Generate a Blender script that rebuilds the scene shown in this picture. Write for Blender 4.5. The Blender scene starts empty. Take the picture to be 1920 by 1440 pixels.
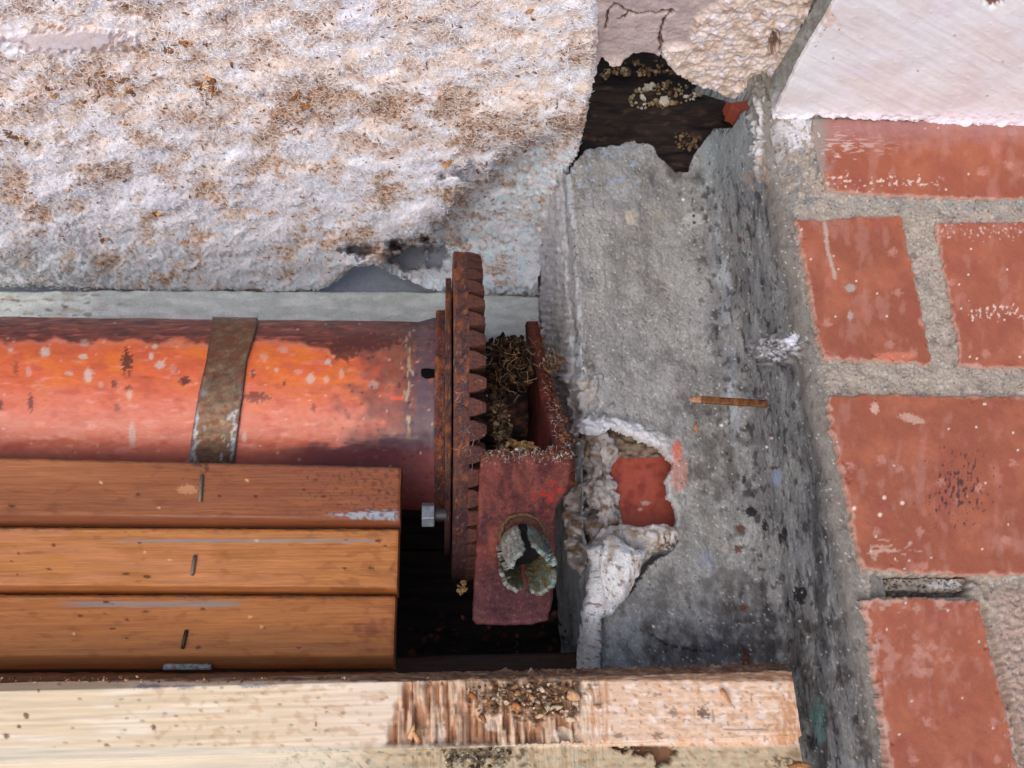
import bpy, bmesh, math, random
import numpy as np
from mathutils import Matrix, Vector
random.seed(7)
RS = np.random.RandomState(5)
scene = bpy.context.scene
COL = scene.collection

# ------------------------------------------------------------------ frame
# The place is laid out in metres in its own frame: x to the right, y into
# the wall, z up the wall, with the viewer's eye at the origin.  At the end
# every thing is turned by TILT off true up, so that the sky lights the ceilings too.
F = 1500.0
def _n(v): v = np.array(v, float); return v/np.linalg.norm(v)
_D = _n((-0.0867, 1, -0.4267)); _U = np.array((-0.0733, 1, 2.3467)); _U = _n(_U-_U.dot(_D)*_D)
_R = np.cross(_D, _U)
M3 = np.array([_R, _D, _U])
TILT = math.radians(-130)          # turn about x
ROT = Matrix.Rotation(TILT, 4, 'X')

cam_d = bpy.data.cameras.new('camera'); cam = bpy.data.objects.new('camera', cam_d); COL.objects.link(cam)
cam_d.sensor_width = 36; cam_d.lens = 36*F/1920; cam_d.clip_start = .01; cam_d.clip_end = 500
_cx, _cy, _cz = M3 @ np.array((1, 0, 0.)), M3 @ np.array((0, 0, 1.)), M3 @ np.array((0, -1., 0))
cam.matrix_world = ROT @ Matrix(((_cx[0], _cy[0], _cz[0], 0), (_cx[1], _cy[1], _cz[1], 0), (_cx[2], _cy[2], _cz[2], 0), (0, 0, 0, 1)))
cam_d.dof.use_dof = True; cam_d.dof.focus_distance = .64; cam_d.dof.aperture_fstop = 14
scene.camera = cam

# sun direction given in the layout frame (towards the sun), then turned with the rest
SUN = ROT.to_3x3() @ Vector((-.40, -1.0, -.80)).normalized()
w = bpy.data.worlds.new('World'); scene.world = w; w.use_nodes = True
nt = w.node_tree; bg = nt.nodes['Background']
sky = nt.nodes.new('ShaderNodeTexSky'); sky.sky_type = 'NISHITA'; sky.sun_disc = False
sky.sun_elevation = math.asin(SUN.z); sky.sun_rotation = math.atan2(SUN.x, SUN.y)
sky.dust_density = 4.0; sky.air_density = 1.0; sky.ozone_density = 1.0
nt.links.new(sky.outputs[0], bg.inputs[0]); bg.inputs[1].default_value = .15
sl = bpy.data.lights.new('sun', 'SUN'); sl.energy = .85; sl.angle = math.radians(60); sl.color = (1, .965, .90)
so = bpy.data.objects.new('sun', sl); COL.objects.link(so)
so.rotation_euler = SUN.to_track_quat('Z', 'Y').to_euler(); so.location = SUN*3
vs = scene.view_settings; vs.view_transform = 'Standard'; vs.look = 'None'; vs.gamma = 1; vs.exposure = 0.32
scene.render.resolution_x = 1024; scene.render.resolution_y = 768

# ------------------------------------------------------------------ maths
def ray(px, py):
    px = np.asarray(px, float); py = np.asarray(py, float)
    c = np.stack([(px-960)/F, np.ones_like(px), (720-py)/F], -1)
    return c @ M3.T
def Qd(px, py, d): n = ray(px, py); return n*(np.asarray(d)/n[..., 1])[..., None]
def Qu(px, py, u): n = ray(px, py); return n*(np.asarray(u)/n[..., 2])[..., None]
def Qr(px, py, r): n = ray(px, py); return n*(np.asarray(r)/n[..., 0])[..., None]
def proj(P):
    c = P @ M3
    return 960+F*c[..., 0]/c[..., 1], 720-F*c[..., 2]/c[..., 1]
def C(r, g, b):
    a = np.array((r, g, b), float)/255
    return np.where(a <= .04045, a/12.92, ((a+.055)/1.055)**2.4)
def ss(a, b, x): t = np.clip((x-a)/(b-a), 0, 1); return t*t*(3-2*t)
def mix(a, b, m): m = np.asarray(m)[..., None]; return a*(1-m)+b*m
def _h(ix, iy, s):
    ix = ix.astype(np.int64); iy = iy.astype(np.int64)
    n = (ix*374761393 + iy*668265263 + s*2147483647) & 0xffffffff
    n = ((n ^ (n >> 13))*1274126177) & 0xffffffff
    n = (n ^ (n >> 16))
    n = (n*2654435761) & 0xffffffff
    return ((n >> 8) & 0xffff)/65535.0
def vn(x, y, s=0):
    x, y = np.broadcast_arrays(np.asarray(x, float), np.asarray(y, float))
    ix, iy = np.floor(x), np.floor(y); fx, fy = x-ix, y-iy
    a = 2*math.pi
    def g(dx, dy):
        t = _h(ix+dx, iy+dy, s)*a
        return np.cos(t)*(fx-dx)+np.sin(t)*(fy-dy)
    u = fx**3*(fx*(fx*6-15)+10); v = fy**3*(fy*(fy*6-15)+10)
    return 1.5*((g(0, 0)*(1-u)+g(1, 0)*u)*(1-v)+(g(0, 1)*(1-u)+g(1, 1)*u)*v)
def fb(x, y, o=4, s=0, g=.5):
    x = np.asarray(x, float); y = np.asarray(y, float)
    r = 0; a = 1; t = 0
    for k in range(o):
        r = r+a*vn(x*2**k+k*17.3, y*2**k+k*9.1, s+k); t += a; a *= g
    return r/t*1.6
def cell(x, y, s=0):
    "distance to the nearest scattered point and a random value of that point"
    x, y = np.broadcast_arrays(np.asarray(x, float), np.asarray(y, float))
    ix, iy = np.floor(x), np.floor(y); best = np.full(x.shape, 9.); val = np.zeros(x.shape)
    for dx in (-1, 0, 1):
        for dy in (-1, 0, 1):
            cx = ix+dx+_h(ix+dx, iy+dy, s); cy = iy+dy+_h(ix+dx, iy+dy, s+7)
            d = np.hypot(x-cx, y-cy); m = d < best
            best = np.where(m, d, best); val = np.where(m, _h(ix+dx, iy+dy, s+13), val)
    return best, val
def sdp(x, y, poly):
    "signed distance to a polygon, positive inside"
    poly = np.asarray(poly, float); d = np.full(np.shape(x), 1e9); ins = np.zeros(np.shape(x), bool)
    n = len(poly)
    for i in range(n):
        ax, ay = poly[i]; bx, by = poly[(i+1) % n]
        ex, ey = bx-ax, by-ay; l = ex*ex+ey*ey+1e-18
        t = np.clip(((x-ax)*ex+(y-ay)*ey)/l, 0, 1)
        d = np.minimum(d, np.hypot(x-ax-t*ex, y-ay-t*ey))
        if ay != by:
            c = ((ay > y) != (by > y)) & (x < (bx-ax)*(y-ay)/(by-ay)+ax); ins ^= c
    return np.where(ins, d, -d)
def line(x, y, pts):
    d = np.full(np.shape(x), 1e9)
    for (ax, ay), (bx, by) in zip(pts[:-1], pts[1:]):
        ex, ey = bx-ax, by-ay; l = ex*ex+ey*ey+1e-9
        t = np.clip(((x-ax)*ex+(y-ay)*ey)/l, 0, 1)
        d = np.minimum(d, np.hypot(x-ax-t*ex, y-ay-t*ey))
    return d
def ell(x, y, cx, cy, rx, ry, jag=.35, soft=.25, s=0, rot=0, f=None):
    a = math.radians(rot); dx, dy = x-cx, y-cy
    u = (dx*math.cos(a)+dy*math.sin(a))/rx; v = (-dx*math.sin(a)+dy*math.cos(a))/ry
    f = f or 2.2/min(rx, ry)*1.0
    d = 1-np.hypot(u, v)+jag*fb(x*f, y*f, 3, s+int(cx) % 97)
    return ss(0, soft, d)
def gn(P):
    a = np.gradient(P, axis=0); b = np.gradient(P, axis=1)
    n = np.cross(a, b); n /= np.linalg.norm(n, axis=-1, keepdims=True)+1e-12
    s = np.sign(-(n*P).sum(-1, keepdims=True)); s[s == 0] = 1
    return n*s

# ------------------------------------------------------------------ objects
BASE = {}
def finish_mesh(name, V, Fq, mat, col=None, smooth=True, parent=None, loc=None):
    V = np.asarray(V, float)
    if parent is not None: L = BASE[parent.name]
    else: L = np.array(loc if loc is not None else (V.min(0)+V.max(0))/2)
    me = bpy.data.meshes.new(name)
    V = V-L
    me.vertices.add(len(V)); me.vertices.foreach_set('co', V.astype(np.float32).ravel())
    Fq = np.asarray(Fq)
    nf, k = Fq.shape
    me.loops.add(nf*k); me.loops.foreach_set('vertex_index', Fq.astype(np.int32).ravel())
    me.polygons.add(nf); me.polygons.foreach_set('loop_start', np.arange(nf, dtype=np.int32)*k)
    me.polygons.foreach_set('use_smooth', np.full(nf, smooth, bool))
    me.update(calc_edges=True); me.validate()
    if col is not None:
        at = me.color_attributes.new('Col', 'FLOAT_COLOR', 'POINT')
        c4 = np.ones((len(V), 4), np.float32); c4[:, :3] = np.clip(col, 0, 1)
        at.data.foreach_set('color', c4.ravel())
    me.materials.append(mat)
    o = bpy.data.objects.new(name, me); COL.objects.link(o)
    if parent is not None: o.parent = parent
    else: o.location = L
    BASE[o.name] = L
    return o
def thing(name, label, cat, loc, group=None):
    o = bpy.data.objects.new(name, None); COL.objects.link(o); o.empty_display_size = .02
    o.location = loc; BASE[o.name] = np.array(loc, float); return tag(o, label, cat, group)
def tag(o, label=None, cat=None, group=None, kind=None):
    if label: o['label'] = label
    if cat: o['category'] = cat
    if group: o['group'] = group
    if kind: o['kind'] = kind
    return o
def grid(name, P, col, mat, parent=None, keep=None, thick=0, tdir=None, back=False, edgecol=None, wrap=False):
    h, w_ = P.shape[:2]
    V = P.reshape(-1, 3); c = np.broadcast_to(col, P.shape).reshape(-1, 3)
    I = np.arange(h*w_).reshape(h, w_)
    if wrap: I = np.concatenate([I, I[:1]], 0); keep = None
    q = np.stack([I[:-1, :-1], I[:-1, 1:], I[1:, 1:], I[1:, :-1]], -1)
    if keep is not None: q = q[keep]
    q = q.reshape(-1, 4)
    used = np.unique(q); mp = np.full(h*w_, -1); mp[used] = np.arange(len(used))
    V = V[used]; c = c[used]; q = mp[q]
    if thick:
        if tdir is None:
            T = -gn(P).reshape(-1, 3)[used]
        else: T = np.broadcast_to(np.array(tdir, float), V.shape)
        e = np.concatenate([q[:, [0, 1]], q[:, [1, 2]], q[:, [2, 3]], q[:, [3, 0]]])
        k = np.sort(e, 1); key = k[:, 0].astype(np.int64)*len(V)+k[:, 1]
        _, idx, cnt = np.unique(key, return_index=True, return_counts=True)
        e = e[idx[cnt == 1]]
        bv = np.unique(e); m2 = np.full(len(V), -1); nb = len(V)
        if back:
            m2[:] = np.arange(len(V))+nb; V2 = V+T*thick; c2 = c
            q = np.concatenate([q, (q+nb)[:, ::-1]])
        else:
            m2[bv] = np.arange(len(bv))+nb; V2 = V[bv]+T[bv]*thick; c2 = c[bv]
        if edgecol is not None: c2 = c2*0+edgecol
        q = np.concatenate([q, np.stack([e[:, 1], e[:, 0], m2[e[:, 0]], m2[e[:, 1]]], 1)])
        V = np.concatenate([V, V2]); c = np.concatenate([c, c2])
    return finish_mesh(name, V, q, mat, c, True, parent)

def plate(name, plane, poly, step, colf, hf, mat, parent=None, thick=.006, jag=(0, 1), rnd=0, holes=(), back=False, px=True, sub=None, edgecol=None, seed=0):
    """A slab whose face lies in a plane. plane=('d'|'u'|'r', value) or (O, ea, eb); poly in photo marks (px) or in plane metres."""
    pk = plane[0] if isinstance(plane[0], str) else ''
    if pk == 'd': O, ea, eb = (0, plane[1], 0), (1, 0, 0), (0, 0, 1)
    elif pk == 'u': O, ea, eb = (0, 0, plane[1]), (1, 0, 0), (0, 1, 0)
    elif pk == 'r': O, ea, eb = (plane[1], 0, 0), (0, 1, 0), (0, 0, 1)
    else: O, ea, eb = plane
    O, ea, eb = np.array(O, float), _n(ea), np.array(eb, float); eb = _n(eb-eb.dot(ea)*ea)
    n = np.cross(ea, eb)
    def ab(pl):
        pl = np.asarray(pl, float)
        if not px: return pl
        r = ray(pl[:, 0], pl[:, 1]); t = (O@n)/(r@n); X = r*t[:, None]-O
        return np.stack([X@ea, X@eb], -1)
    pa = ab(poly); hs = [ab(h) for h in holes]
    lo, hi = pa.min(0)-2*step-jag[0], pa.max(0)+2*step+jag[0]
    A, B = np.meshgrid(np.arange(lo[0], hi[0], step), np.arange(lo[1], hi[1], step))
    def SD(A, B):
        s = sdp(A, B, pa)
        for h in hs: s = np.minimum(s, -sdp(A, B, h))
        if jag[0]: s = s+jag[0]*fb(A/jag[1], B/jag[1], 4, seed+3)
        return s
    s = SD(A, B)
    ok = s > -step*.95
    keep = ok[:-1, :-1] & ok[1:, :-1] & ok[:-1, 1:] & ok[1:, 1:]
    gy, gx = np.gradient(s, step); gl = gx*gx+gy*gy+1e-6
    mv = np.where(s < 0, -s/gl, 0); mv = np.clip(mv, 0, 1.2*step/np.sqrt(gl))
    A2, B2 = A+mv*gx, B+mv*gy; s = np.maximum(s, 0)
    P = O+A2[..., None]*ea+B2[..., None]*eb
    if n@(-P.mean((0, 1))) < 0: n = -n
    X, Y = proj(P)
    h = hf(X, Y, A2, B2, s) if callable(hf) else np.full(A.shape, float(hf or 0))
    if rnd:
        t = np.clip(1-s/rnd, 0, 1); h = h-rnd*(1-np.sqrt(np.clip(1-t*t, 0, 1)))
    P = P+h[..., None]*n
    c = colf(X, Y, A2, B2, s) if callable(colf) else colf
    return grid(name, P, c, mat, parent, keep, thick, -n, back, edgecol)

# ------------------------------------------------------------------ materials
def mat(name, rough=.85, spec=.3, bump=.3, scale=900, stretch=(1, 1, 1), var=.18, speck=None, pits=None, metal=0, rvar=.15, coat=0, tint=None, sss=0, bdist=.0006):
    m = bpy.data.materials.new(name); m.use_nodes = True; nt = m.node_tree; N = nt.nodes; Lk = nt.links
    b = N['Principled BSDF']
    tc = N.new('ShaderNodeTexCoord'); mp = N.new('ShaderNodeMapping'); mp.inputs['Scale'].default_value = stretch
    Lk.new(tc.outputs['Object'], mp.inputs[0])
    at = N.new('ShaderNodeAttribute'); at.attribute_name = 'Col'
    def noise(sc, det=6, ro=.6, vec=mp.outputs[0]):
        t = N.new('ShaderNodeTexNoise'); t.inputs['Scale'].default_value = sc; t.inputs['Detail'].default_value = det
        t.inputs['Roughness'].default_value = ro; Lk.new(vec, t.inputs['Vector']); return t.outputs['Fac']
    def math_(op, a, b_=None, cl=False):
        t = N.new('ShaderNodeMath'); t.operation = op; t.use_clamp = cl
        for i, v in enumerate((a, b_)):
            if v is None: continue
            if isinstance(v, (int, float)): t.inputs[i].default_value = v
            else: Lk.new(v, t.inputs[i])
        return t.outputs[0]
    def rng(v, a, b_, c, d):
        t = N.new('ShaderNodeMapRange'); t.interpolation_type = 'SMOOTHSTEP'
        for i, x in enumerate((a, b_, c, d)): t.inputs[i+1].default_value = x
        Lk.new(v, t.inputs[0]); return t.outputs[0]
    n1 = noise(scale); n2 = noise(scale*.28, 5, .55)
    f = math_('ADD', rng(n1, .25, .75, 1-var, 1+var), rng(n2, .3, .7, -var*.5, var*.5))
    mul = N.new('ShaderNodeVectorMath'); mul.operation = 'SCALE'; Lk.new(at.outputs['Color'], mul.inputs[0]); Lk.new(f, mul.inputs[3])
    c = mul.outputs[0]
    hgt = n1
    def over(c, colr, fac):
        t = N.new('ShaderNodeMix'); t.data_type = 'RGBA'; Lk.new(fac, t.inputs['Factor']); Lk.new(c, t.inputs[6])
        t.inputs[7].default_value = (*colr, 1); return t.outputs[2]
    for spk in (speck or []):     # (colour, scale, threshold, strength)
        s_ = noise(spk[1], 3, .5); c = over(c, spk[0], rng(s_, spk[2], spk[2]+.04, 0, spk[3]))
    if pits:
        s_ = noise(pits[0], 4, .5); k = rng(s_, pits[1]-.05, pits[1], 1, 0)
        hgt = math_('SUBTRACT', hgt, k); c = over(c, tuple(C(*pits[2])), math_('MULTIPLY', k, pits[3]))
    Lk.new(c, b.inputs['Base Color'])
    Lk.new(rng(n2, .3, .7, max(.05, rough-rvar), min(1, rough+rvar)), b.inputs['Roughness'])
    b.inputs['Specular IOR Level'].default_value = spec; b.inputs['Metallic'].default_value = metal
    b.inputs['Coat Weight'].default_value = coat; b.inputs['Coat Roughness'].default_value = .3
    if sss:
        b.inputs['Subsurface Weight'].default_value = sss; b.inputs['Subsurface Radius'].default_value = (1, .8, .7); b.inputs['Subsurface Scale'].default_value = .003
    bp = N.new('ShaderNodeBump'); bp.inputs['Strength'].default_value = bump; bp.inputs['Distance'].default_value = bdist
    Lk.new(hgt, bp.inputs['Height']); Lk.new(bp.outputs[0], b.inputs['Normal'])
    return m
T = lambda *a: tuple(C(*a))
M_mortar = mat('mortar', .95, .15, .6, 1100, var=.16, speck=[(T(215, 205, 190), 1300, .70, .4), (T(80, 70, 62), 1500, .72, .5)], pits=(420, .28, (80, 68, 58), .6), bdist=.001)
M_brick = mat('brick clay', .72, .25, .30, 700, var=.10, bdist=.0004, speck=[(T(225, 190, 170), 620, .74, .45), (T(95, 50, 42), 900, .69, .5)])
M_plaster = mat('white plaster', .75, .3, .12, 300, var=.04, bdist=.0008)
M_cement = mat('grey cement render', .9, .2, .6, 900, (1, 1, .55), var=.22, speck=[(T(200, 200, 196), 1300, .72, .45), (T(60, 58, 60), 1000, .69, .6)], bdist=.0009)
M_beige = mat('crumbling lime plaster', .95, .15, .5, 700, var=.12, pits=(600, .30, (140, 108, 86), .5), bdist=.0008)
M_crag = mat('crumbly mortar', .95, .1, .9, 800, var=.22, speck=[(T(90, 74, 60), 700, .68, .5)], pits=(500, .34, (80, 64, 52), .7), bdist=.0012)
M_wool = mat('mineral wool', .95, .1, .25, 600, (1, .7, 1), var=.07, speck=[(T(165, 120, 85), 700, .67, .55)], sss=.12, bdist=.002)
M_fleck = mat('brown shavings', .8, .25, .3, 900, var=.3)
M_fleck2 = mat('wool fibre', .95, .05, .1, 900, var=.05)
M_conc = mat('pale concrete', .85, .25, .3, 400, var=.12, speck=[(T(120, 120, 115), 500, .68, .5)])
M_tube = mat('orange painted tube', .42, .4, .08, 500, (.35, 1, 1), var=.08, bdist=.0003, speck=[(T(90, 45, 35), 600, .70, .5)], rvar=.10)
M_rust = mat('rusty cast iron', .75, .35, 1.0, 650, var=.40, speck=[(T(150, 84, 50), 480, .62, .45), (T(190, 150, 120), 1500, .76, .5), (T(45, 28, 28), 420, .64, .6)], pits=(500, .36, (35, 22, 20), .7), metal=.15, bdist=.0014)
M_brkt = mat('chipped maroon paint', .68, .22, .5, 550, var=.22, speck=[(T(60, 28, 34), 420, .62, .55), (T(170, 90, 60), 1000, .68, .7)], pits=(600, .33, (40, 22, 20), .7), bdist=.0008)
M_strap = mat('rusty steel strap', .5, .45, .35, 350, var=.25, speck=[(T(120, 70, 40), 260, .56, .6)], metal=.35)
M_slat = mat('varnished pine slat', .55, .3, .15, 900, (.03, 1, 1), var=.16, speck=[(T(60, 32, 20), 1400, .72, .4)], bdist=.0003)
M_raw = mat('raw pine board', .8, .25, .12, 400, (.08, 1, 1), var=.07, speck=[(T(120, 85, 60), 3000, .72, .4)], bdist=.0006)
M_torn = mat('torn pine board', .85, .2, .9, 600, (1, 1, .15), var=.22, speck=[(T(110, 75, 55), 900, .70, .45)], bdist=.0012)
M_chip = mat('chipped pine board', .85, .2, .25, 700, (.5, 1, 1), var=.07, speck=[(T(150, 110, 84), 900, .72, .4)], bdist=.0006)
M_dark = mat('dark stained wood', .8, .25, .6, 400, (.15, 1, 1), var=.35, speck=[(T(95, 62, 42), 500, .68, .5)])
M_brass = mat('verdigris brass', .7, .3, .7, 500, var=.30, metal=.25, speck=[(T(110, 90, 55), 300, .56, .5), (T(165, 190, 185), 700, .66, .6)])
M_steel = mat('dull steel', .5, .5, .4, 500, var=.2, metal=.5)
M_crumb = mat('dirt crumbs', .95, .1, .9, 900, var=.35)

# ------------------------------------------------------------------ depths
DB, DP, DW = .55, .70, .97            # brick face, cement pier face, back of the recess
rA = Qd(1512., 680., DB)[0]           # brick arris
rL = Qd(1075., 500., DP)[0]           # left arris of the pier
UW = Qd(1650., 228., DB)[2]           # white plaster level
mm = .001

# ================================================================== BRICK WALL
wall = thing('brick_wall', 'red brick wall with sandy grey mortar joints at the right of the recess', 'wall', Qd(1700., 1440., DB+.02))
bricks = [
    [(1524, 220), (1640, 222), (1800, 230), (2240, 236), (2240, 376), (1800, 370), (1650, 364), (1552, 356), (1540, 320), (1528, 280)],
    [(1494, 411), (1560, 412), (1600, 405), (1690, 405), (1712, 500), (1735, 610), (1748, 682), (1650, 676), (1545, 672), (1524, 570), (1508, 480)],
    [(1757, 418), (1830, 416), (2240, 420), (2240, 690), (1880, 690), (1800, 683), (1795, 620), (1776, 530)],
    [(1556, 742), (1650, 738), (1800, 742), (2240, 746), (2240, 1078), (1830, 1078), (1700, 1072), (1620, 1067), (1603, 1000), (1580, 880), (1560, 800)],
    [(1618, 1124), (1700, 1118), (1836, 1126), (1862, 1230), (1890, 1345), (1912, 1460), (1672, 1460), (1655, 1340), (1640, 1240)],
    [(1868, 1150), (2240, 1140), (2240, 1460), (1932, 1460), (1910, 1350), (1885, 1250)]]
def brick_col(k):
    def f(X, Y, A, B, s):
        c = np.ones(X.shape+(3,))*C(158, 90, 67)*(1, .90, 1.04, .97, 1.06, 1)[k]
        c = mix(c, C(170, 100, 74), ss(-.2, .5, fb(X/110, Y/110, 3, 40+k)))
        c = mix(c, C(152, 82, 66), ss(.1, .7, fb(X/60, Y/80, 4, 60+k))*.7)
        c = mix(c, C(196, 128, 112), ss(.25, .9, fb(X/45, Y/75, 5, 80+k))*.4)
        # whitish smears hugging the joints
        c = mix(c, C(190, 158, 140), ss(np.maximum(.0016+.0030*fb(X/26, Y/26, 3, 5+k), .0005), .0002, s)*.7)
        c = mix(c, C(150, 84, 70), ss(.1, .7, fb(X/26, Y/36, 5, 90+k))*.3)
        c = mix(c, C(190, 140, 124), ss(.2, .8, fb(X/22, Y/50, 5, 95+k)+.6*fb(X/120, Y/120, 2, 96+k))*.3)
        d, v = cell(X/26, Y/26, 21+k); c = mix(c, C(225, 205, 190), ss(.10, .05, d)*(v > .90))
        d, v = cell(X/48, Y/48, 31+k); c = mix(c, C(205, 150, 135), ss(.22, .1, d+.1*fb(X/6, Y/6, 2, 3))*(v > .82)*.45)
        if k == 0:
            z = ss(0, .5, fb(X/20, Y/4, 3, 8)+.25-np.abs(Y-270)/40)*ss(1720, 1560, X)
            c = mix(c, C(212, 190, 182), z*.8)
            c = mix(c, C(170, 130, 128), ss(285, 235, Y+12*fb(X/30, Y/12, 3, 8))*.6)
            c = mix(c, C(220, 195, 180), ss(.25, .4, fb(X/9, Y/7, 3, 12)-np.abs(Y-342-8*fb(X/40, 0, 1, 1))/28+.15)*ss(1785, 1730, X)*.9)
            c = mix(c, C(150, 138, 128), ss(1568, 1528, X+14*fb(X/12, Y/20, 3, 9)))
        if k == 1:
            c = mix(c, C(190, 165, 150), ss(5, 2, line(X, Y, [(1546, 415), (1552, 470), (1566, 520)])+2*fb(X/5, Y/5, 2, 3))*.8)
            c = mix(c, C(170, 150, 140), ell(X, Y, 1594, 540, 11, 8, s=2)+ell(X, Y, 1594, 592, 6, 10, s=3))
            c = mix(c, C(205, 120, 95), ell(X, Y, 1680, 668, 40, 9, s=3)*.8)
        if k == 2:
            z = ss(.35, .5, fb(X/7, Y/10, 3, 14)-np.abs(Y-585)/35+.25)*(X > 1815)
            c = mix(c, C(225, 195, 180), z*.85)
            c = mix(c, C(222, 190, 175), ss(.4, .55, fb(X/6, Y/8, 3, 15)-np.abs(Y-432)/40+.2)*.7)
        if k == 3:
            z = ss(.30, .42, fb(X/6, Y/13, 3, 24)-np.hypot((X-1800)/60, (Y-915)/70)*.6+.35)
            c = mix(c, C(62, 44, 52), z*.8)
            c = mix(c, C(200, 160, 140), np.clip(ell(X, Y, 1710, 785, 28, 9, rot=15, s=4)*.8+ell(X, Y, 1640, 765, 9, 12, s=5), 0, 1))
            for (a, b_) in ((1658, 933), (1692, 943), (1602, 953), (1650, 965)): c = mix(c, C(235, 205, 185), ss(5, 2.5, np.hypot(X-a, Y-b_)))
            c = mix(c, C(200, 165, 145), ss(.2, .5, fb(X/22, Y/7, 3, 29)+.55-np.hypot((X-1660)/60, (Y-1030)/20)*.8)*.7)
        if k == 4:
            z = ss(0, .45, fb(X/30, Y/26, 4, 34)+.35-np.hypot((X-1700)/85, (Y-1235)/40)*.5)
            c = mix(c, C(205, 155, 138), z*.4)
            c = mix(c, C(198, 165, 148), ss(0, .5, fb(X/25, Y/14, 4, 35)+.5-(Y-1120)/30)*.6)
            c = mix(c, C(196, 160, 146), ss(0, .5, fb(X/14, Y/25, 4, 36)+.55-(X-(1618+(Y-1120)*.15))/20)*.6)
            c = mix(c, C(196, 160, 146), ss(0, .5, fb(X/14, Y/25, 4, 37)+.5-((1840+(Y-1120)*.23)-X)/16)*.5)
        if k == 5: c = mix(c*0+C(158, 132, 120), C(178, 150, 138), ss(-.3, .4, fb(X/30, Y/40, 4, 44)))
        return c
    return f
for k, pl in enumerate(bricks):
    hf = lambda X, Y, A, B, s, k=k: .0006*fb(A/.02, B/.02, 3, k)+.00010*fb(A/.003, B/.003, 3, k+4)-.0022*ss(.45, .8, fb(A/.007, B/.007, 3, k+9))*ss(.008, .001, s)
    o = plate('brick', ('d', DB-(.0012 if k != 5 else -.008)), pl, .00095, brick_col(k), hf, M_brick if k != 5 else M_mortar, wall, .02, (.0020, .008), .0016, seed=k*11)
    if k == 5: tag(o, 'brick smeared over with grey brown mortar')
# mortar bed
_za = [Qd(1500., float(y), DB)[2] for y in (1470, 1400, 1300, 1200, 1100, 1000, 900, 800, 700, 600, 500, 420, 360, 300, 250, 214)]
_ax = [(float(a), float(b)) for a, b in (proj(np.array((rA+.009, DB, z))) for z in _za)]
AX, AY = [a for a, b in _ax][::-1], [b for a, b in _ax][::-1]
mort_poly = [(1500, 212), (2240, 228), (2240, 1470)]+_ax
_old = [(1425, 214), (1500, 212), (2240, 228), (2240, 1470), (1648, 1470), (1626, 1380), (1612, 1250), (1596, 1120), (1572, 980), (1552, 840), (1540, 740), (1512, 600), (1493, 480), (1478, 410), (1452, 330), (1432, 260)]
def slot(X, Y): return ss(-2, 3, sdp(X, Y, [(1636, 1078), (1700, 1080), (1820, 1078), (1818, 1118), (1740, 1120), (1636, 1118)])+3*fb(X/12, Y/12, 3, 5))
def mort_h(X, Y, A, B, s):
    h = .0012*fb(A/.018, B/.018, 3, 2)+.0010*fb(A/.003, B/.003, 4, 3)
    d, v = cell(A/.0035, B/.0035, 4); h = h+.0006*ss(.5, .1, d)*(v > .5)
    h = h-.014*slot(X, Y)*(1+.5*fb(X/9, Y/9, 3, 7))
    h = h-.006*ss(9, 2, line(X, Y, [(1842, 1135), (1870, 1240), (1900, 1360), (1922, 1450)])+2*fb(X/9, Y/9, 2, 1))
    h = h-.004*ss(6, 1, line(X, Y, [(1818, 1085), (1845, 1092), (1850, 1120)])+2*fb(X/9, Y/9, 2, 4))
    h = h+.003*ss(0, 1, fb(X/26, Y/20, 3, 9)*.4+ell(X, Y, 1480, 290, 60, 80, s=3)*.9)
    h = h+.0025*ss(1840, 1900, X)*ss(1090, 1130, Y)*(1+.9*fb(X/14, Y/14, 3, 6))
    # thinning to the arris
    e = X-np.interp(Y, AY, AX)
    return h*ss(-6, 14, e)-.0030*ss(26, 0, e)
def mort_c(X, Y, A, B, s):
    c = np.ones(X.shape+(3,))*C(164, 150, 136)
    c = mix(c, C(176, 162, 146), ss(-.2, .6, fb(X/45, Y/30, 4, 6)))
    c = mix(c, C(122, 112, 104), ss(.1, .7, fb(X/25, Y/30, 4, 16))*.7)
    c = mix(c, C(196, 186, 174), ss(.25, .7, fb(X/22, Y/12, 4, 18))*.6)
    c = mix(c, C(150, 152, 148), ss(0, .6, fb(X/30, Y/12, 3, 19)+.5-np.abs(Y-385)/30)*.6)
    # white efflorescence at the upper corner
    z = ss(0, .35, fb(X/16, Y/22, 4, 27)+.75-np.hypot((X-1475)/60, (Y-250)/45)*.75)
    c = mix(c, C(214, 212, 214), z*.9)
    z = ss(0, .4, fb(X/8, Y/18, 4, 28)+.45-np.abs(X-(1532+(Y-240)*.25))/13)*ss(330, 290, Y)
    c = mix(c, C(205, 200, 200), z*.8)
    c = mix(c, C(128, 128, 126), ss(0, .5, fb(X/20, Y/30, 3, 29)+.5-np.hypot((X-1495)/45, (Y-330)/50)*.6)*.75)
    # worn grey edge by the reveal
    e = X-np.interp(Y, AY, AX)
    c = mix(c, C(120, 116, 110), ss(30, 4, e+8*fb(X/12, Y/20, 3, 31))*.55)
    c = mix(c, C(176, 150, 136), ss(1840, 1880, X+18*fb(X/20, Y/20, 3, 8))*ss(1085, 1115, Y)*.9)
    c = mix(c, C(132, 120, 108), slot(X, Y)*.6)
    d, v = cell(X/5, Y/5, 35); c = mix(c, C(205, 196, 180), ss(.4, .15, d)*(v > .8)*.7); c = mix(c, C(60, 54, 48), ss(.35, .15, d)*(v < .10)*.8)
    d, v = cell(X/16, Y/16, 36); c = mix(c, C(50, 42, 38), ss(.13, .06, d)*(v > .8)*.8)
    return c
plate('mortar', ('d', DB+.0022), mort_poly, .00095, mort_c, mort_h, M_mortar, wall, .005, (.0010, .007), .0)
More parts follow.
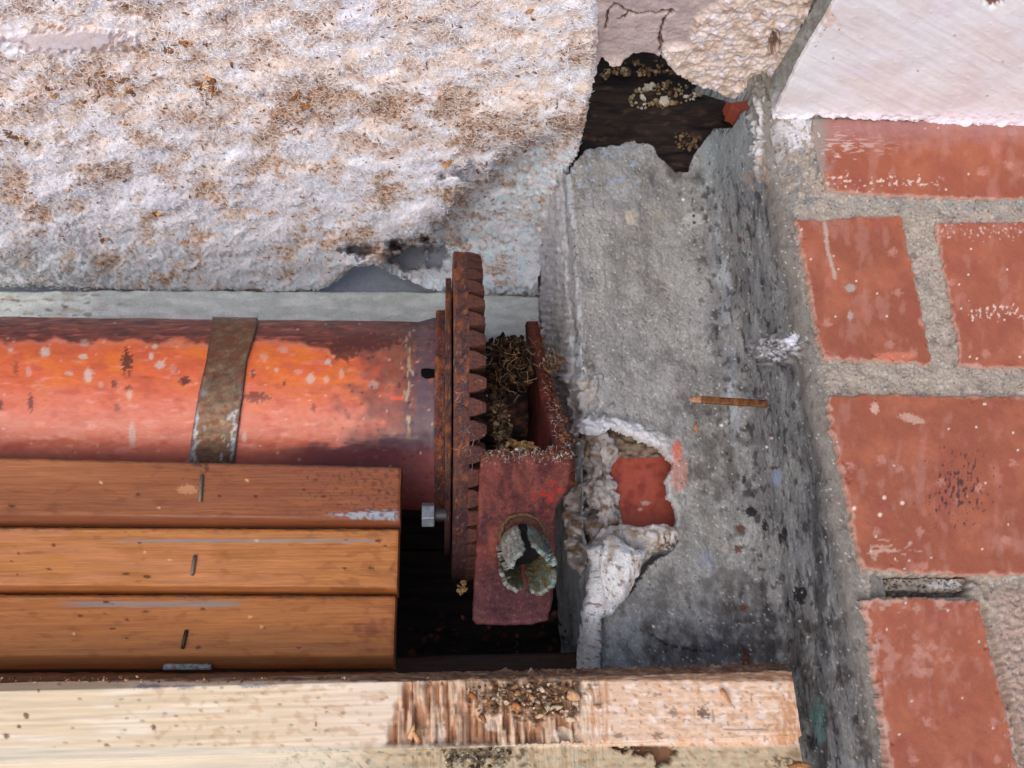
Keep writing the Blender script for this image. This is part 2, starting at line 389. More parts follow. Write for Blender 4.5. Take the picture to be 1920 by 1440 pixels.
# loose flat scab of dry mortar in the open joint
plate('mortar_scab', ('d', DB+.008), [(1642, 1084), (1700, 1086), (1760, 1084), (1812, 1086), (1808, 1108), (1740, 1110), (1690, 1106), (1645, 1110)], .0009,
      lambda X, Y, A, B, s: mix(mix(np.ones(X.shape+(3,))*C(150, 138, 126), C(190, 184, 178), ell(X, Y, 1770, 1096, 34, 10, s=2)), C(55, 48, 42), ss(.10, .03, np.abs(fb(X/14, Y/10, 3, 9)))),
      lambda X, Y, A, B, s: .0022*fb(A/.006, B/.006, 4, 5)-.003*ss(.10, .03, np.abs(fb(X/14, Y/10, 3, 9))), M_mortar, wall, .008, (.0012, .005))

# ================================================================== WHITE PLASTER
def wp_h(X, Y, A, B, s):
    a = math.radians(24); u = A*math.cos(a)+B*math.sin(a); v = -A*math.sin(a)+B*math.cos(a)
    h = .0012*fb(A/.06, B/.06, 3, 2)+.00030*fb(u/.09, v/.005, 4, 5)+.00012*np.abs(fb(u/.03, v/.004, 3, 8))+.00006*fb(A/.003, B/.003, 3, 3)
    h = h+.0003*ss(.55, .75, fb(A/.008, B/.005, 3, 12))
    h = h-.003*ell(X, Y, 1862, 2, 20, 15, s=3)
    return h+.0025*ss(.010, .001, s)*(.3+fb(A/.008, B/.008, 3, 6))*ss(190, 225, Y)
def wp_c(X, Y, A, B, s):
    c = np.ones(X.shape+(3,))*C(230, 226, 223)
    c = mix(c, C(226, 215, 210), ss(-.3, .5, fb(X/120, Y/70, 4, 6)))
    c = mix(c, C(232, 222, 228), ss(0, .6, fb(X/60, Y/30, 3, 16))*.6)
    c = mix(c, C(244, 240, 243), ss(195, 222, Y+8*fb(X/30, Y/8, 3, 5)))
    c = mix(c, C(196, 180, 176), ss(.28, .5, fb(X/14, Y/5, 3, 17)+.3-np.abs(Y-218)/10)*.6)
    c = mix(c, C(222, 190, 166), ss(0, .5, fb(X/14, Y/10, 3, 21)+.55-np.hypot((X-1552)/22, (Y-38)/30)*.7)*.8)
    c = mix(c, C(125, 90, 78), ell(X, Y, 1862, 2, 17, 12, s=3))
    d, v = cell(X/30, Y/30, 35); c = mix(c, C(150, 120, 105), ss(.09, .05, d)*(v > .95)*.7)
    return c
o = plate('plaster_soffit', ('u', UW), [(1448, 222), (1460, 196), (1497, 120), (1540, 50), (1572, -8), (1592, -44), (1655, -160), (2280, -160), (2280, 262), (2100, 252), (1900, 238), (1760, 232), (1640, 224), (1530, 219), (1490, 226)],
      .0010, wp_c, wp_h, M_plaster, None, .004, (.0007, .012), .0012, seed=4)
tag(o, 'smooth pinkish white plaster surface above the red bricks', 'plaster')

# ================================================================== CEMENT PIER (front face, reveal, left side)
pier = thing('cement_pier', 'grey cement rendered pier with broken plaster beside the rusty gear', 'pier', (float(rL), DP, float(Qd(1100., 1330., DP)[2])))
def arc(cx, cy, r, a0, a1, n): return [(cx+r*math.cos(math.radians(a0+(a1-a0)*i/n)), cy+r*math.sin(math.radians(a0+(a1-a0)*i/n))) for i in range(n+1)]
prof = [(rA+.030, DB+.0045)] + [(rA+.012+.010*math.cos(math.radians(a)), DB+.0145+.010*math.sin(math.radians(a))) for a in (-90, -112, -135, -158, -180)]
prof += arc(rA-.042, DP-.042, .044, 0, 90, 12)
prof += arc(rL+.008, DP+.008, .008, -90, -180, 6)[0:]
prof += [(rL-.0005, DW+.005)]
prof = np.array(prof)
seg = np.r_[0, np.cumsum(np.hypot(*np.diff(prof, axis=0).T))]
S = np.concatenate([np.arange(0, seg[-5], .00115), np.arange(seg[-5], seg[-1], .0022)])
pr, pd = np.interp(S, seg, prof[:, 0]), np.interp(S, seg, prof[:, 1])
u0, u1 = Qd(1600., 1475., DB)[2]-.05, .69
UU = np.arange(u0, u1, .00120)
Sg, Ug = np.meshgrid(S, UU)
P = np.stack([np.broadcast_to(pr, Sg.shape), np.broadcast_to(pd, Sg.shape), Ug], -1)
Nn = gn(P)
X, Y = proj(P)
isrev = ss(rA-.03, rA-.012, P[..., 0])*1.0
# the arris wanders
wob = .004*fb(Ug/.05, Ug*0, 3, 6)
holeT = [(1130, 112), (1150, 125), (1190, 105), (1235, 108), (1262, 130), (1300, 158), (1330, 166), (1375, 180), (1418, 172), (1412, 195), (1385, 215), (1375, 238), (1340, 240), (1320, 265), (1300, 290), (1292, 322), (1268, 322), (1240, 300), (1225, 276), (1190, 262), (1160, 272), (1130, 280), (1095, 282), (1080, 302), (1060, 330), (1040, 200), (1080, 60)]
holeB = [(1040, 812), (1085, 806), (1120, 815), (1150, 806), (1180, 815), (1215, 832), (1250, 850), (1262, 868), (1248, 900), (1250, 930), (1268, 948), (1266, 985), (1272, 1010), (1262, 1030), (1215, 1060), (1190, 1100), (1150, 1140), (1110, 1150), (1085, 1060), (1040, 1040)]
sT = sdp(X, Y, holeT)+(5-3.6*ss(rA-.06, rA-.03, P[..., 0]))*fb(X/22, Y/22, 4, 71)
sB = sdp(X, Y, holeB)+4*fb(X/18, Y/18, 4, 72)
sB = np.where(P[..., 1] > DP+.030, -20., sB)
sT = np.where(P[..., 1] > DP+.050, -20., sT)
sk = Sg
h = (.0028*fb(Sg/.05, Ug/.06, 3, 5)+.0014*fb(Sg/.014, Ug/.022, 3, 6))*(1-.6*isrev)
grit = fb(Sg/.0022, Ug/.0035, 3, 7)
h = h+.0005*grit*(1-.4*isrev)
pit = ss(.42, .62, fb(Sg/.006, Ug/.012, 3, 8))*ss(rA-.05, rA-.015, P[..., 0])
h = h-.0012*pit
h = h+.005*ell(X, Y, 1462, 655, 50, 30, jag=.6, s=4)*(1+.8*fb(X/9, Y/9, 3, 3))           # lump of old plaster on the reveal
h = h+.004*ss(0, .5, fb(X/10, Y/30, 4, 28)+.5-np.abs(X-(1425-(Y-230)*.02))/20)*ss(350, 300, Y)*(1+fb(X/6, Y/8, 3, 4))
h = h+.004*ss(-26, -2, -sB*-1)*0
lipB = ss(34, 4, -sB)*ss(860, 800, Y)
h = h+.007*lipB*(1+.5*fb(X/14, Y/10, 3, 12))
h = h+.005*ss(0, .5, fb(X/25, Y/25, 3, 15)+.4-np.hypot((X-1095)/45, (Y-740)/60)*.6)*(1+.7*fb(X/10, Y/10, 3, 16))
h = h-.0045*ss(.25, .6, fb(X/14, Y/22, 3, 18))*ss(20, 4, np.abs(X-1078-(Y-500)*.068))
P = P+Nn*(h)[..., None]; P[..., 0] += wob*ss(DP-.05, DB, P[..., 1])
lum = ss(.1, .9, fb(X/70, Y/90, 3, 51))
c = np.ones(X.shape+(3,))*C(144, 142, 137)
c = mix(c, C(161, 159, 154), ss(-.3, .5, fb(X/90, Y/100, 4, 52)))
c = mix(c, C(116, 113, 112), ss(.0, .7, fb(X/50, Y/70, 4, 53))*.7)
c = mix(c, C(150, 142, 130), ss(.2, .8, fb(X/35, Y/35, 4, 54))*.5)
c = mix(c, C(88, 86, 88), ss(-.15, .55, grit)*.38); c = mix(c, C(178, 176, 174), ss(.15, .65, -grit)*.35)
c = mix(c, C(164, 164, 164), ss(-.1, .6, fb(Sg/.03, Ug/.16, 4, 151))*.4); c = mix(c, C(112, 108, 104), ss(.1, .6, fb(Sg/.018, Ug/.12, 4, 152))*.4); c = mix(c, C(160, 172, 192), ss(.25, .55, fb(X/15, Y/15, 3, 55))*ss(430, 330, Y)*ss(1250, 1180, X)*.7)
# lighter band along the left arris and another near the inner corner
c = mix(c, C(184, 186, 190), ss(0, .5, fb(X/12, Y/40, 3, 56)+.5-np.abs(X-(1075+(Y-500)*.068))/15)*ss(800, 700, Y)*.75)
c = mix(c, C(172, 178, 184), ss(0, .6, fb(X/14, Y/60, 3, 57)+.6-np.abs(X-(1352+(Y-500)*.09))/20)*ss(290, 420, Y)*ss(900, 780, Y)*.7)
c = mix(c, C(150, 158, 158), ss(1290, 1340, X)*ss(420, 300, Y)*.8)
c = mix(c, C(176, 178, 182), (P[..., 0] < rL+.004)*.7*ss(-.5, .2, fb(P[..., 1]/.02, Ug/.06, 3, 8)))  # left side face lightened: its lit tone is put into the colour
# reveal: black weathering streaks
rv = ss(rA-.034, rA-.010, P[..., 0])*ss(300, 360, Y)
stq = fb(P[..., 1]/.022, Ug/.05, 5, 58); stq2 = fb(P[..., 1]/.010, Ug/.014, 4, 59)
c = mix(c, C(100, 98, 98), rv*ss(-.35, .45, stq)*.6)
c = mix(c, C(40, 38, 42), rv*ss(.20, .6, stq2+.3*stq)*.7)
c = mix(c, C(40, 36, 38), pit*.6)
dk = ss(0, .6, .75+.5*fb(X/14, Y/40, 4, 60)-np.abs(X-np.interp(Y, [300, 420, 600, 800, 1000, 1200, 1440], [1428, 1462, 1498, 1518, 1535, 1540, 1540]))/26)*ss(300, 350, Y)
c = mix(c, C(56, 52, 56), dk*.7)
c = mix(c, C(132, 134, 136), rv*ss(.3, .7, fb(P[..., 1]/.008, Ug/.07, 3, 63))*.6)
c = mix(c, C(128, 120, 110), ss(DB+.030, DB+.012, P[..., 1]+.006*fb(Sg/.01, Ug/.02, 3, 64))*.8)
# dark soot stains
def soot(cx, cy, rx, ry, a, s):
    global c
    c = mix(c, C(66, 60, 58), ss(0, .8, 1+.8*fb(X/22, Y/30, 4, s)-np.hypot((X-cx)/rx, (Y-cy)/ry))*a)
soot(1340, 870, 70, 90, .6, 1); soot(1300, 1230, 190, 60, .6, 2); soot(1370, 1150, 90, 130, .55, 3); soot(1240, 1150, 70, 80, .35, 4)
soot(1440, 1260, 70, 130, .8, 5); soot(1300, 760, 60, 40, .5, 6); soot(1350, 720, 25, 120, .3, 7); soot(1270, 325, 50, 26, .7, 8)
c = mix(c, C(70, 58, 50), ss(.1, .6, fb(X/40, Y/40, 4, 65))*ss(1060, 1180, Y)*.6)
c = mix(c, C(112, 150, 148), ss(0, .6, .8+.5*fb(X/20, Y/40, 3, 66)-np.hypot((X-1535)/22, (Y-1350)/75))*.6)
c = mix(c, C(34, 28, 28), ss(5, 0, line(X, Y, [(1215, 1185), (1250, 1210), (1330, 1222)])+4*fb(X/16, Y/10, 3, 4))*.8)
# pale plaster left-overs and spots
c = mix(c, C(202, 198, 198), ell(X, Y, 1462, 655, 46, 24, jag=.7, s=4)*ss(-.25, .2, fb(X/7, Y/7, 3, 67)))
c = mix(c, C(226, 226, 232), ell(X, Y, 1490, 640, 10, 17, jag=.5, s=4))
c = mix(c, C(206, 202, 200), ss(0, .4, fb(X/10, Y/30, 4, 28)+.5-np.abs(X-(1425-(Y-230)*.02))/16)*ss(350, 300, Y)*ss(180, 215, Y))
c = mix(c, C(170, 150, 132), ss(0, .5, fb(X/14, Y/18, 4, 68)+.5-np.hypot((X-1420)/30, (Y-325)/35)*.6)*.7)
c = mix(c, C(188, 178, 162), ell(X, Y, 1183, 408, 14, 17, jag=.3, s=1)*.8); c = mix(c, C(178, 176, 172), ell(X, Y, 1298, 412, 21, 16, jag=.25, s=2)*.75)
c = mix(c, C(60, 58, 60), np.maximum(ss(4, 2, np.hypot(X-1301, Y-405)), ss(4, 2, np.hypot(X-1302, Y-418))))
c = mix(c, C(165, 158, 146), ell(X, Y, 1235, 404, 22, 10, jag=.5, s=2)*.5)
for a_, b_, r_ in ((1281, 376, 3.5), (1446, 820, 5), (1352, 797, 4), (1500, 1165, 3), (1225, 1175, 3), (1436, 838, 3)): c = mix(c, C(225, 222, 218), ss(r_, r_*.5, np.hypot(X-a_, Y-b_)))
c = mix(c, C(150, 158, 178), ell(X, Y, 1456, 893, 11, 17, jag=.25, s=2)*.9); c = mix(c, C(140, 146, 165), ell(X, Y, 1326, 1050, 17, 22, jag=.4, s=2)*.8*ss(-.4, .1, fb(X/5, Y/5, 2, 2)))
for a_, b_, rx_, ry_ in ((1387, 450, 7, 7), (1446, 817, 6, 3), (1450, 877, 9, 4), (1388, 990, 10, 8), (1385, 1030, 8, 9), (1398, 1240, 10, 22), (1395, 1140, 8, 8)): c = mix(c, C(96, 52, 34), ell(X, Y, a_, b_, rx_, ry_, jag=.5, s=7)*.85)
for a_, b_, rx_, ry_ in ((1395, 900, 4, 10), (1434, 985, 5, 12), (1462, 1010, 4, 14), (1500, 1115, 14, 20), (1477, 1130, 3, 12), (1408, 960, 14, 10), (1470, 1000, 6, 14)): c = mix(c, C(26, 24, 28), ell(X, Y, a_, b_, rx_, ry_, jag=.5, s=9)*.9)
c = mix(c, C(122, 60, 50), ss(1032, 1018, X+5*fb(X/8, Y/16, 3, 9))*ss(500, 560, Y)*ss(720, 640, Y)*.85)
c = mix(c, C(186, 172, 158), ss(0, .5, fb(X/14, Y/14, 4, 69)+.55-np.hypot((X-1095)/42, (Y-740)/55)*.7)*.6)
c = mix(c, C(204, 212, 220), ss(0, .5, fb(X/14, Y/20, 4, 70)+.5-np.hypot((X-1080)/16, (Y-680)/50)*.7)*.8)
c = mix(c, C(220, 218, 220), ss(.1, .6, lipB+.25*fb(X/12, Y/8, 3, 5))*.9)
c = mix(c, C(200, 112, 92), ell(X, Y, 1268, 850, 12, 26, jag=.4, s=3)*.9)
c = mix(c, C(196, 192, 190), ss(10, 3, -sB+3*fb(X/8, Y/8, 2, 1))*ss(1300, 1240, X)*ss(820, 860, Y)*ss(1040, 1000, Y)*.85)
c = mix(c, C(190, 140, 128), ell(X, Y, 1272, 890, 20, 38, jag=.3, s=6)*.8)
dd, vv = cell(X/7, Y/7, 77); c = mix(c, C(205, 205, 202), ss(.3, .12, dd)*(vv > .93)*.8); c = mix(c, C(34, 30, 32), ss(.35, .15, dd)*(vv < .025)*.7)
ceil_cut = P[..., 2]-.655-.01*fb(P[..., 0]/.03, Ug*0, 3, 3)
kv = (sT < 0) & (sB < 0) & (ceil_cut < 0)
keep = kv[:-1, :-1] & kv[1:, :-1] & kv[:-1, 1:] & kv[1:, 1:]
grid('render_coat', P, c, M_cement, pier, keep, .011, (0, 1, 0))
# solid core behind the coat
def box(name, x0, x1, y0, y1, z0, z1, col, m, parent=None, bev=.002):
    bm = bmesh.new(); bmesh.ops.create_cube(bm, size=1)
    for v in bm.verts: v.co = Vector((x0+(v.co.x+.5)*(x1-x0), y0+(v.co.y+.5)*(y1-y0), z0+(v.co.z+.5)*(z1-z0)))
    if bev: bmesh.ops.bevel(bm, geom=bm.edges[:], offset=bev, segments=2, affect='EDGES')
    bmesh.ops.triangulate(bm, faces=bm.faces[:])
    V = np.array([v.co[:] for v in bm.verts]); f = np.array([[v.index for v in q.verts] for q in bm.faces]); bm.free()
    return finish_mesh(name, V, f, m, np.ones_like(V)*col, False, parent)
# exposed brick in the lower break
plate('brick', ('d', DP+.030), [(1140, 842), (1275, 832), (1290, 1000), (1150, 1000)], .0011,
      lambda X, Y, A, B, s: mix(mix(np.ones(X.shape+(3,))*C(166, 80, 62), C(140, 62, 50), ss(-.1, .6, fb(X/30, Y/30, 3, 4))), C(205, 170, 160), np.clip(ell(X, Y, 1210, 943, 10, 4, s=3)+ell(X, Y, 1200, 955, 5, 3, s=4), 0, 1)*.7),
      lambda X, Y, A, B, s: .0006*fb(A/.01, B/.01, 3, 4), M_brick, pier, .02, (.001, .006), .002)
# mortar bed above that brick
plate('mortar_bed', ('d', DP+.026), [(1100, 795), (1290, 790), (1285, 846), (1230, 856), (1150, 858), (1100, 850)], .0011,
      lambda X, Y, A, B, s: mix(np.ones(X.shape+(3,))*C(140, 122, 104), C(105, 88, 74), ss(-.2, .5, fb(X/12, Y/9, 4, 4))),
      lambda X, Y, A, B, s: .004*fb(A/.012, B/.008, 4, 14), M_beige, pier, .02, (.002, .006))
# crumbling mortar left of the brick: a slope running back from the face to the side
def slope_sheet(name, poly, dfun, cfun, hfun, m, parent, step=2.2, thick=.01, jag=4, seed=0):
    pl = np.array(poly, float); lo, hi = pl.min(0)-8, pl.max(0)+8
    X, Y = np.meshgrid(np.arange(lo[0], hi[0], step), np.arange(lo[1], hi[1], step))
    s = sdp(X, Y, pl)+jag*fb(X/16, Y/16, 4, seed+90)
    ok = s > -step*.95; keep = ok[:-1, :-1] & ok[1:, :-1] & ok[:-1, 1:] & ok[1:, 1:]
    gy, gx = np.gradient(s, step); gl = gx*gx+gy*gy+1e-6; mv = np.clip(np.where(s < 0, -s/gl, 0), 0, 1.2*step)
    X = X+mv*gx; Y = Y+mv*gy; s = np.maximum(s, 0)
    P = Qd(X, Y, dfun(X, Y)); P = P+gn(P)*hfun(X, Y, s)[..., None]
    return grid(name, P, cfun(X, Y, s), m, parent, keep, thick, (0.1, 1, 0))
def crum_c(X, Y, s):
    c = np.ones(X.shape+(3,))*C(178, 170, 165)
    c = mix(c, C(140, 132, 128), ss(-.2, .5, fb(X/26, Y/40, 4, 11)))
    c = mix(c, C(196, 186, 178), ss(.1, .6, fb(X/18, Y/30, 4, 12)+.3*ss(1120, 1160, X)))
    c = mix(c, C(122, 92, 66), ss(.15, .5, fb(X/16, Y/16, 4, 13)+.25*ss(930, 1000, Y))*.8)
    c = mix(c, C(60, 48, 42), np.clip(ell(X, Y, 1108, 962, 12, 12, s=2)+ell(X, Y, 1093, 1010, 18, 9, s=2), 0, 1)*.8)
    return c
slope_sheet('broken_mortar', [(1060, 792), (1125, 800), (1150, 830), (1160, 860), (1150, 900), (1163, 950), (1165, 1000), (1150, 1020), (1110, 1045), (1090, 1070), (1072, 1050), (1062, 940), (1056, 860)],
    lambda X, Y: DP+.014+.06*ss(1130, 1050, X)+.010*ss(1140, 1165, X), crum_c,
    lambda X, Y, s: .008*fb(X/40, Y/60, 3, 21)+.0022*fb(X/14, Y/18, 5, 22, .6)+.0014*(cell(X/13, Y/15, 25)[1]-.5)+.0016*(cell(X/5, Y/6, 26)[1]-.5)-.006*ell(X, Y, 1108, 962, 14, 14, s=2)+.004*ss(.3, 0, np.abs(fb(X/30, Y/70, 2, 24)))*0, M_crag, pier, 1.7, .02, 5, 1)
# rounded mortar lump under the brick and the curled white flake hanging from it
def lump_c(X, Y, s):
    c = np.ones(X.shape+(3,))*C(200, 190, 182)
    c = mix(c, C(156, 136, 118), ss(0, .6, fb(X/18, Y/14, 4, 31)+.05))
    c = mix(c, C(206, 202, 200), ss(.2, .6, fb(X/16, Y/22, 4, 32)))
    return mix(c, C(84, 66, 46), ss(0, .5, fb(X/7, Y/7, 4, 33)+.6-np.hypot((X-1250)/26, (Y-1018)/16)*.8)*.9)
slope_sheet('mortar_lump', [(1128, 990), (1165, 982), (1200, 988), (1235, 982), (1268, 990), (1274, 1010), (1262, 1028), (1225, 1034), (1205, 1060), (1185, 1080), (1140, 1070), (1105, 1040), (1110, 1015)],
    lambda X, Y: DP+.010-.014*ss(1130, 1200, X)*ss(1060, 1000, Y), lump_c,
    lambda X, Y, s: .007*np.sqrt(np.clip(s/16, 0, 1))+.0025*fb(X/22, Y/18, 5, 34)+.0018*(cell(X/9, Y/8, 35)[1]-.5), M_crag, pier, 1.7, .02, 3, 2)
def flake_c(X, Y, s):
    c = np.ones(X.shape+(3,))*C(224, 222, 221)
    c = mix(c, C(194, 180, 168), ss(0, .7, fb(X/14, Y/40, 4, 41)+.1+.5*ss(1040, 1000, Y)))
    c = mix(c, C(176, 192, 198), ss(14, 0, s)*ss(1150, 1110, X)*.6)
    c = mix(c, C(150, 140, 134), ss(1150, 1210, Y)*.6)
    return mix(c, C(110, 80, 58), ss(.35, .5, fb(X/8, Y/10, 4, 43))*.7)
slope_sheet('plaster_flake', [(1108, 1030), (1118, 1020), (1132, 1022), (1140, 1000), (1155, 1004), (1180, 1024), (1212, 1034), (1205, 1060), (1190, 1090), (1178, 1118), (1150, 1150), (1126, 1160), (1128, 1200), (1124, 1262), (1084, 1266), (1086, 1200), (1098, 1130), (1112, 1070)],
    lambda X, Y: DP-.010+.035*ss(1125, 1080, X)-.010*ss(1120, 1170, X)*ss(1150, 1060, Y), flake_c,
    lambda X, Y, s: .012*np.sqrt(np.clip(s/22, 0, 1))*(.6+.4*ss(1200, 1100, Y))+.0022*fb(X/18, Y/50, 4, 44), M_crag, pier, 1.7, .008, 3, 3)

# ================================================================== BEIGE PLASTER overhead, its cut edge, and the dark beam behind the break
p1, p2, p3 = Qd(1300., 0., .46), Qd(1300., 175., .585), Qd(1500., 0., .455)
nb = np.cross(p3-p1, p2-p1)
def be_c(X, Y, A, B, s):
    c = np.ones(X.shape+(3,))*C(224, 202, 184)
    c = mix(c, C(238, 222, 212), ss(-.2, .6, fb(X/40, Y/26, 4, 3)))
    c = mix(c, C(186, 154, 130), ss(.05, .6, fb(X/26, Y/20, 4, 5))*.7)
    g = ss(-6, 8, sdp(X, Y, [(1105, -30), (1385, -30), (1345, 10), (1305, 40), (1292, 88), (1240, 95), (1238, 118), (1108, 120)])+6*fb(X/20, Y/20, 3, 6))
    c = mix(c, mix(C(190, 170, 162), C(206, 186, 176), ss(-.3, .4, fb(X/40, Y/30, 3, 7))), g)
    for pts in ([(1137, 60), (1140, 30), (1152, 14), (1180, 30), (1215, 32), (1262, 26)], [(1240, 110), (1236, 75), (1248, 40), (1262, 26)], [(1237, 68), (1243, 85)], [(1180, 30), (1160, 40)]):
        c = mix(c, C(88, 62, 54), ss(3.0, .8, line(X+3*fb(X/12, Y/12, 3, 1), Y+3*fb(X/12, Y/12, 3, 2), pts)+.8*fb(X/7, Y/7, 2, 3)))
    c = mix(c, C(240, 232, 236), ss(.25, .6, fb(X/26, Y/12, 3, 8)+.3*(ell(X, Y, 1370, 150, 20, 14, s=2)+ell(X, Y, 1460, 40, 60, 20, s=3)))*(1-g)*.8)
    c = mix(c, C(120, 84, 66), ell(X, Y, 1452, 82, 11, 22, jag=.6, s=5, rot=10)*.85)
    c = mix(c, C(224, 218, 220), ss(6, -2, sdp(X, Y, holeT)*-1*.4)*0)
    return c
def be_h(X, Y, A, B, s):
    g = ss(-6, 8, sdp(X, Y, [(1105, -30), (1385, -30), (1345, 10), (1305, 40), (1292, 88), (1240, 95), (1238, 118), (1108, 120)])+6*fb(X/20, Y/20, 3, 6))
    h = (.0028*fb(A/.012, B/.012, 4, 4)+.0012*fb(A/.003, B/.003, 3, 6))*(1-.75*g)-.003*g
    for pts in ([(1137, 60), (1140, 30), (1152, 14), (1180, 30), (1215, 32), (1262, 26)], [(1240, 110), (1236, 75), (1248, 40), (1262, 26)]):
        h = h-.003*ss(4, 1, line(X+3*fb(X/12, Y/12, 3, 1), Y+3*fb(X/12, Y/12, 3, 2), pts))
    return h-.007*ell(X, Y, 1452, 82, 12, 24, jag=.6, s=5, rot=10)+.004*ell(X, Y, 1420, 165, 40, 14, s=8)
bpoly = [(1085, -170), (1645, -170), (1560, -45), (1530, -2), (1506, 50), (1478, 100), (1450, 150), (1420, 186), (1375, 184), (1328, 170), (1300, 160), (1266, 136), (1240, 112), (1212, 104), (1190, 108), (1172, 118), (1150, 128), (1128, 112), (1112, 150), (1060, 160), (1050, 60)]
o = plate('lime_plaster', (p1, p3-p1, p2-p1), bpoly, .0010, be_c, be_h, M_beige, None, .012, (.0022, .010), .0015)
tag(o, 'cracked beige lime plaster hanging above the dark hole', 'plaster')
# grey edge band between both plasters
q = [Qd(1421., 186., .585), Qd(1530., -5., .452), Qu(1572., -5., UW), Qu(1448., 222., UW)]
t_, s_ = np.meshgrid(np.linspace(-.25, 1.0, 260)[::-1], np.linspace(0, 1, 60))
Pb = ((q[0]*(1-t_)[..., None]+q[1]*t_[..., None])*(1-s_)[..., None]+(q[3]*(1-t_)[..., None]+q[2]*t_[..., None])*s_[..., None])
t2, s2 = np.meshgrid(np.linspace(-.25, 2.0, 360), np.linspace(-.08, .985, 60))
Pb = (q[0]+(q[1]-q[0])*t2[..., None])*(1-s2)[..., None]+(q[3]+(q[2]-q[3])*t2[..., None])*s2[..., None]
Pb = Pb+gn(Pb)*(.0012*fb(t2*8, s2*2, 3, 4)+.0003*fb(t2*40, s2*9, 3, 5)-.004*np.abs(s2-.5)**2*2)[..., None]
X, Y = proj(Pb)
cb = mix(np.ones(X.shape+(3,))*C(150, 150, 142), C(176, 176, 168), ss(-.3, .5, fb(X/30, Y/30, 4, 5)))
cb = mix(cb, C(120, 112, 100), ss(.1, .5, fb(X/10, Y/16, 4, 6))*.5)
cb = mix(cb, C(226, 224, 226), ss(150, 215, Y+20*fb(X/14, Y/14, 3, 4))*.8)
o = grid('cement_strip', Pb, cb, M_cement, None, None, .002)
tag(o, 'narrow grey cement strip running between the beige and white plaster', 'plaster strip')
# dark beam in the hole
def bm_c(X, Y, A, B, s):
    c = mix(np.ones(X.shape+(3,))*C(52, 40, 34), C(34, 27, 26), ss(-.2, .5, fb(X/60, Y/18, 4, 4)))
    c = mix(c, C(96, 70, 52), ss(.3, .7, fb(X/30, Y/16, 4, 6))*.6)
    return mix(c, C(18, 15, 18), ss(175, 135, Y+.15*(1250-X)*0)*.7)  # beam darkened towards the top of the hole, shade painted in
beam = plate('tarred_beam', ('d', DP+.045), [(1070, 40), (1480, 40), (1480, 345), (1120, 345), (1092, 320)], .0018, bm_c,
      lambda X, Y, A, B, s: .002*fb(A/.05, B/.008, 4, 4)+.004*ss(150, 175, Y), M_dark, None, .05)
tag(beam, 'dark tarred timber beam seen through the hole above the cement pier', 'beam')

# ================================================================== crumb geometry
def crumbs(name, pts, sizes, cols, m, flat=.6, parent=None, label=None, cat=None, kind='stuff'):
    bm = bmesh.new(); bmesh.ops.create_icosphere(bm, subdivisions=1, radius=1)
    v0 = np.array([v.co[:] for v in bm.verts]); f0 = np.array([[v.index for v in q.verts] for q in bm.faces]); bm.free()
    Vs, Fs, Cs = [], [], []
    for i, (p, s, c_) in enumerate(zip(pts, sizes, cols)):
        R = np.array(Matrix.Rotation(RS.uniform(0, 6.28), 3, Vector(RS.normal(size=3)).normalized()))
        v = v0*(1+.45*RS.uniform(-1, 1, (len(v0), 1)))*np.array([1, flat, .8])*s
        Vs.append(v@R.T+p); Fs.append(f0+len(v0)*i); Cs.append(np.ones_like(v0)*c_)
    o = finish_mesh(name, np.concatenate(Vs), np.concatenate(Fs), m, np.concatenate(Cs), False, parent)
    return tag(o, label, cat, None, kind)
def cloud(n, poly, d, spread=.002, size=(.0008, .003), pal=((150, 120, 90),)):
    poly = np.array(poly, float); lo, hi = poly.min(0), poly.max(0); pts = []; 
    while len(pts) < n:
        x, y = RS.uniform(lo, hi)
        if sdp(np.array([x]), np.array([y]), poly)[0] > 0:
            dd = d(x, y) if callable(d) else d
            pts.append(Qd(x, y, dd+RS.normal()*spread))
    sz = size[0]+(size[1]-size[0])*RS.uniform(0, 1, n)**2.5
    cl = [C(*pal[RS.randint(len(pal))])*RS.uniform(.7, 1.15) for _ in range(n)]
    return pts, sz, cl
a = cloud(130, [(1180, 175), (1215, 160), (1262, 150), (1300, 165), (1330, 180), (1260, 198), (1200, 205), (1178, 195)], DP+.040, .002, (.0015, .0048), ((150, 128, 92), (170, 150, 118), (110, 92, 66), (210, 200, 180)))
b_ = cloud(50, [(1260, 248), (1300, 250), (1320, 262), (1300, 285), (1270, 275)], DP+.038, .002, (.001, .0035), ((140, 116, 86), (120, 96, 70)))
c_ = cloud(70, [(1118, 130), (1170, 118), (1240, 112), (1266, 140), (1240, 148), (1190, 138), (1130, 150)], DP+.034, .003, (.0015, .0045), ((120, 92, 66), (90, 70, 56), (160, 140, 110)))
crumbs('mortar_crumbs', a[0]+b_[0]+c_[0], np.r_[a[1], b_[1], c_[1]], a[2]+b_[2]+c_[2], M_crumb, .7, None, 'tan mortar crumbs clinging to the dark beam in the hole', 'crumbs')
o = plate('brick_fragment', ('d', DP+.012), [(1368, 180), (1395, 178), (1412, 184), (1404, 200), (1385, 210), (1370, 200)], .0009, C(188, 92, 68), lambda X, Y, A, B, s: .0015*fb(A/.008, B/.008, 3, 3), M_brick, None, .02, (.0016, .005), .003)
tag(o, 'small red brick fragment at the right corner of the dark hole', 'brick fragment')
o = plate('plaster_chip', ('d', DP+.036), [(1238, 180), (1252, 178), (1256, 192), (1244, 198), (1236, 190)], .0009, C(214, 200, 176), 0, M_beige, None, .006, (.001, .004), .002, back=True)
tag(o, 'cream plaster chip lying on the tarred beam', 'plaster chip')

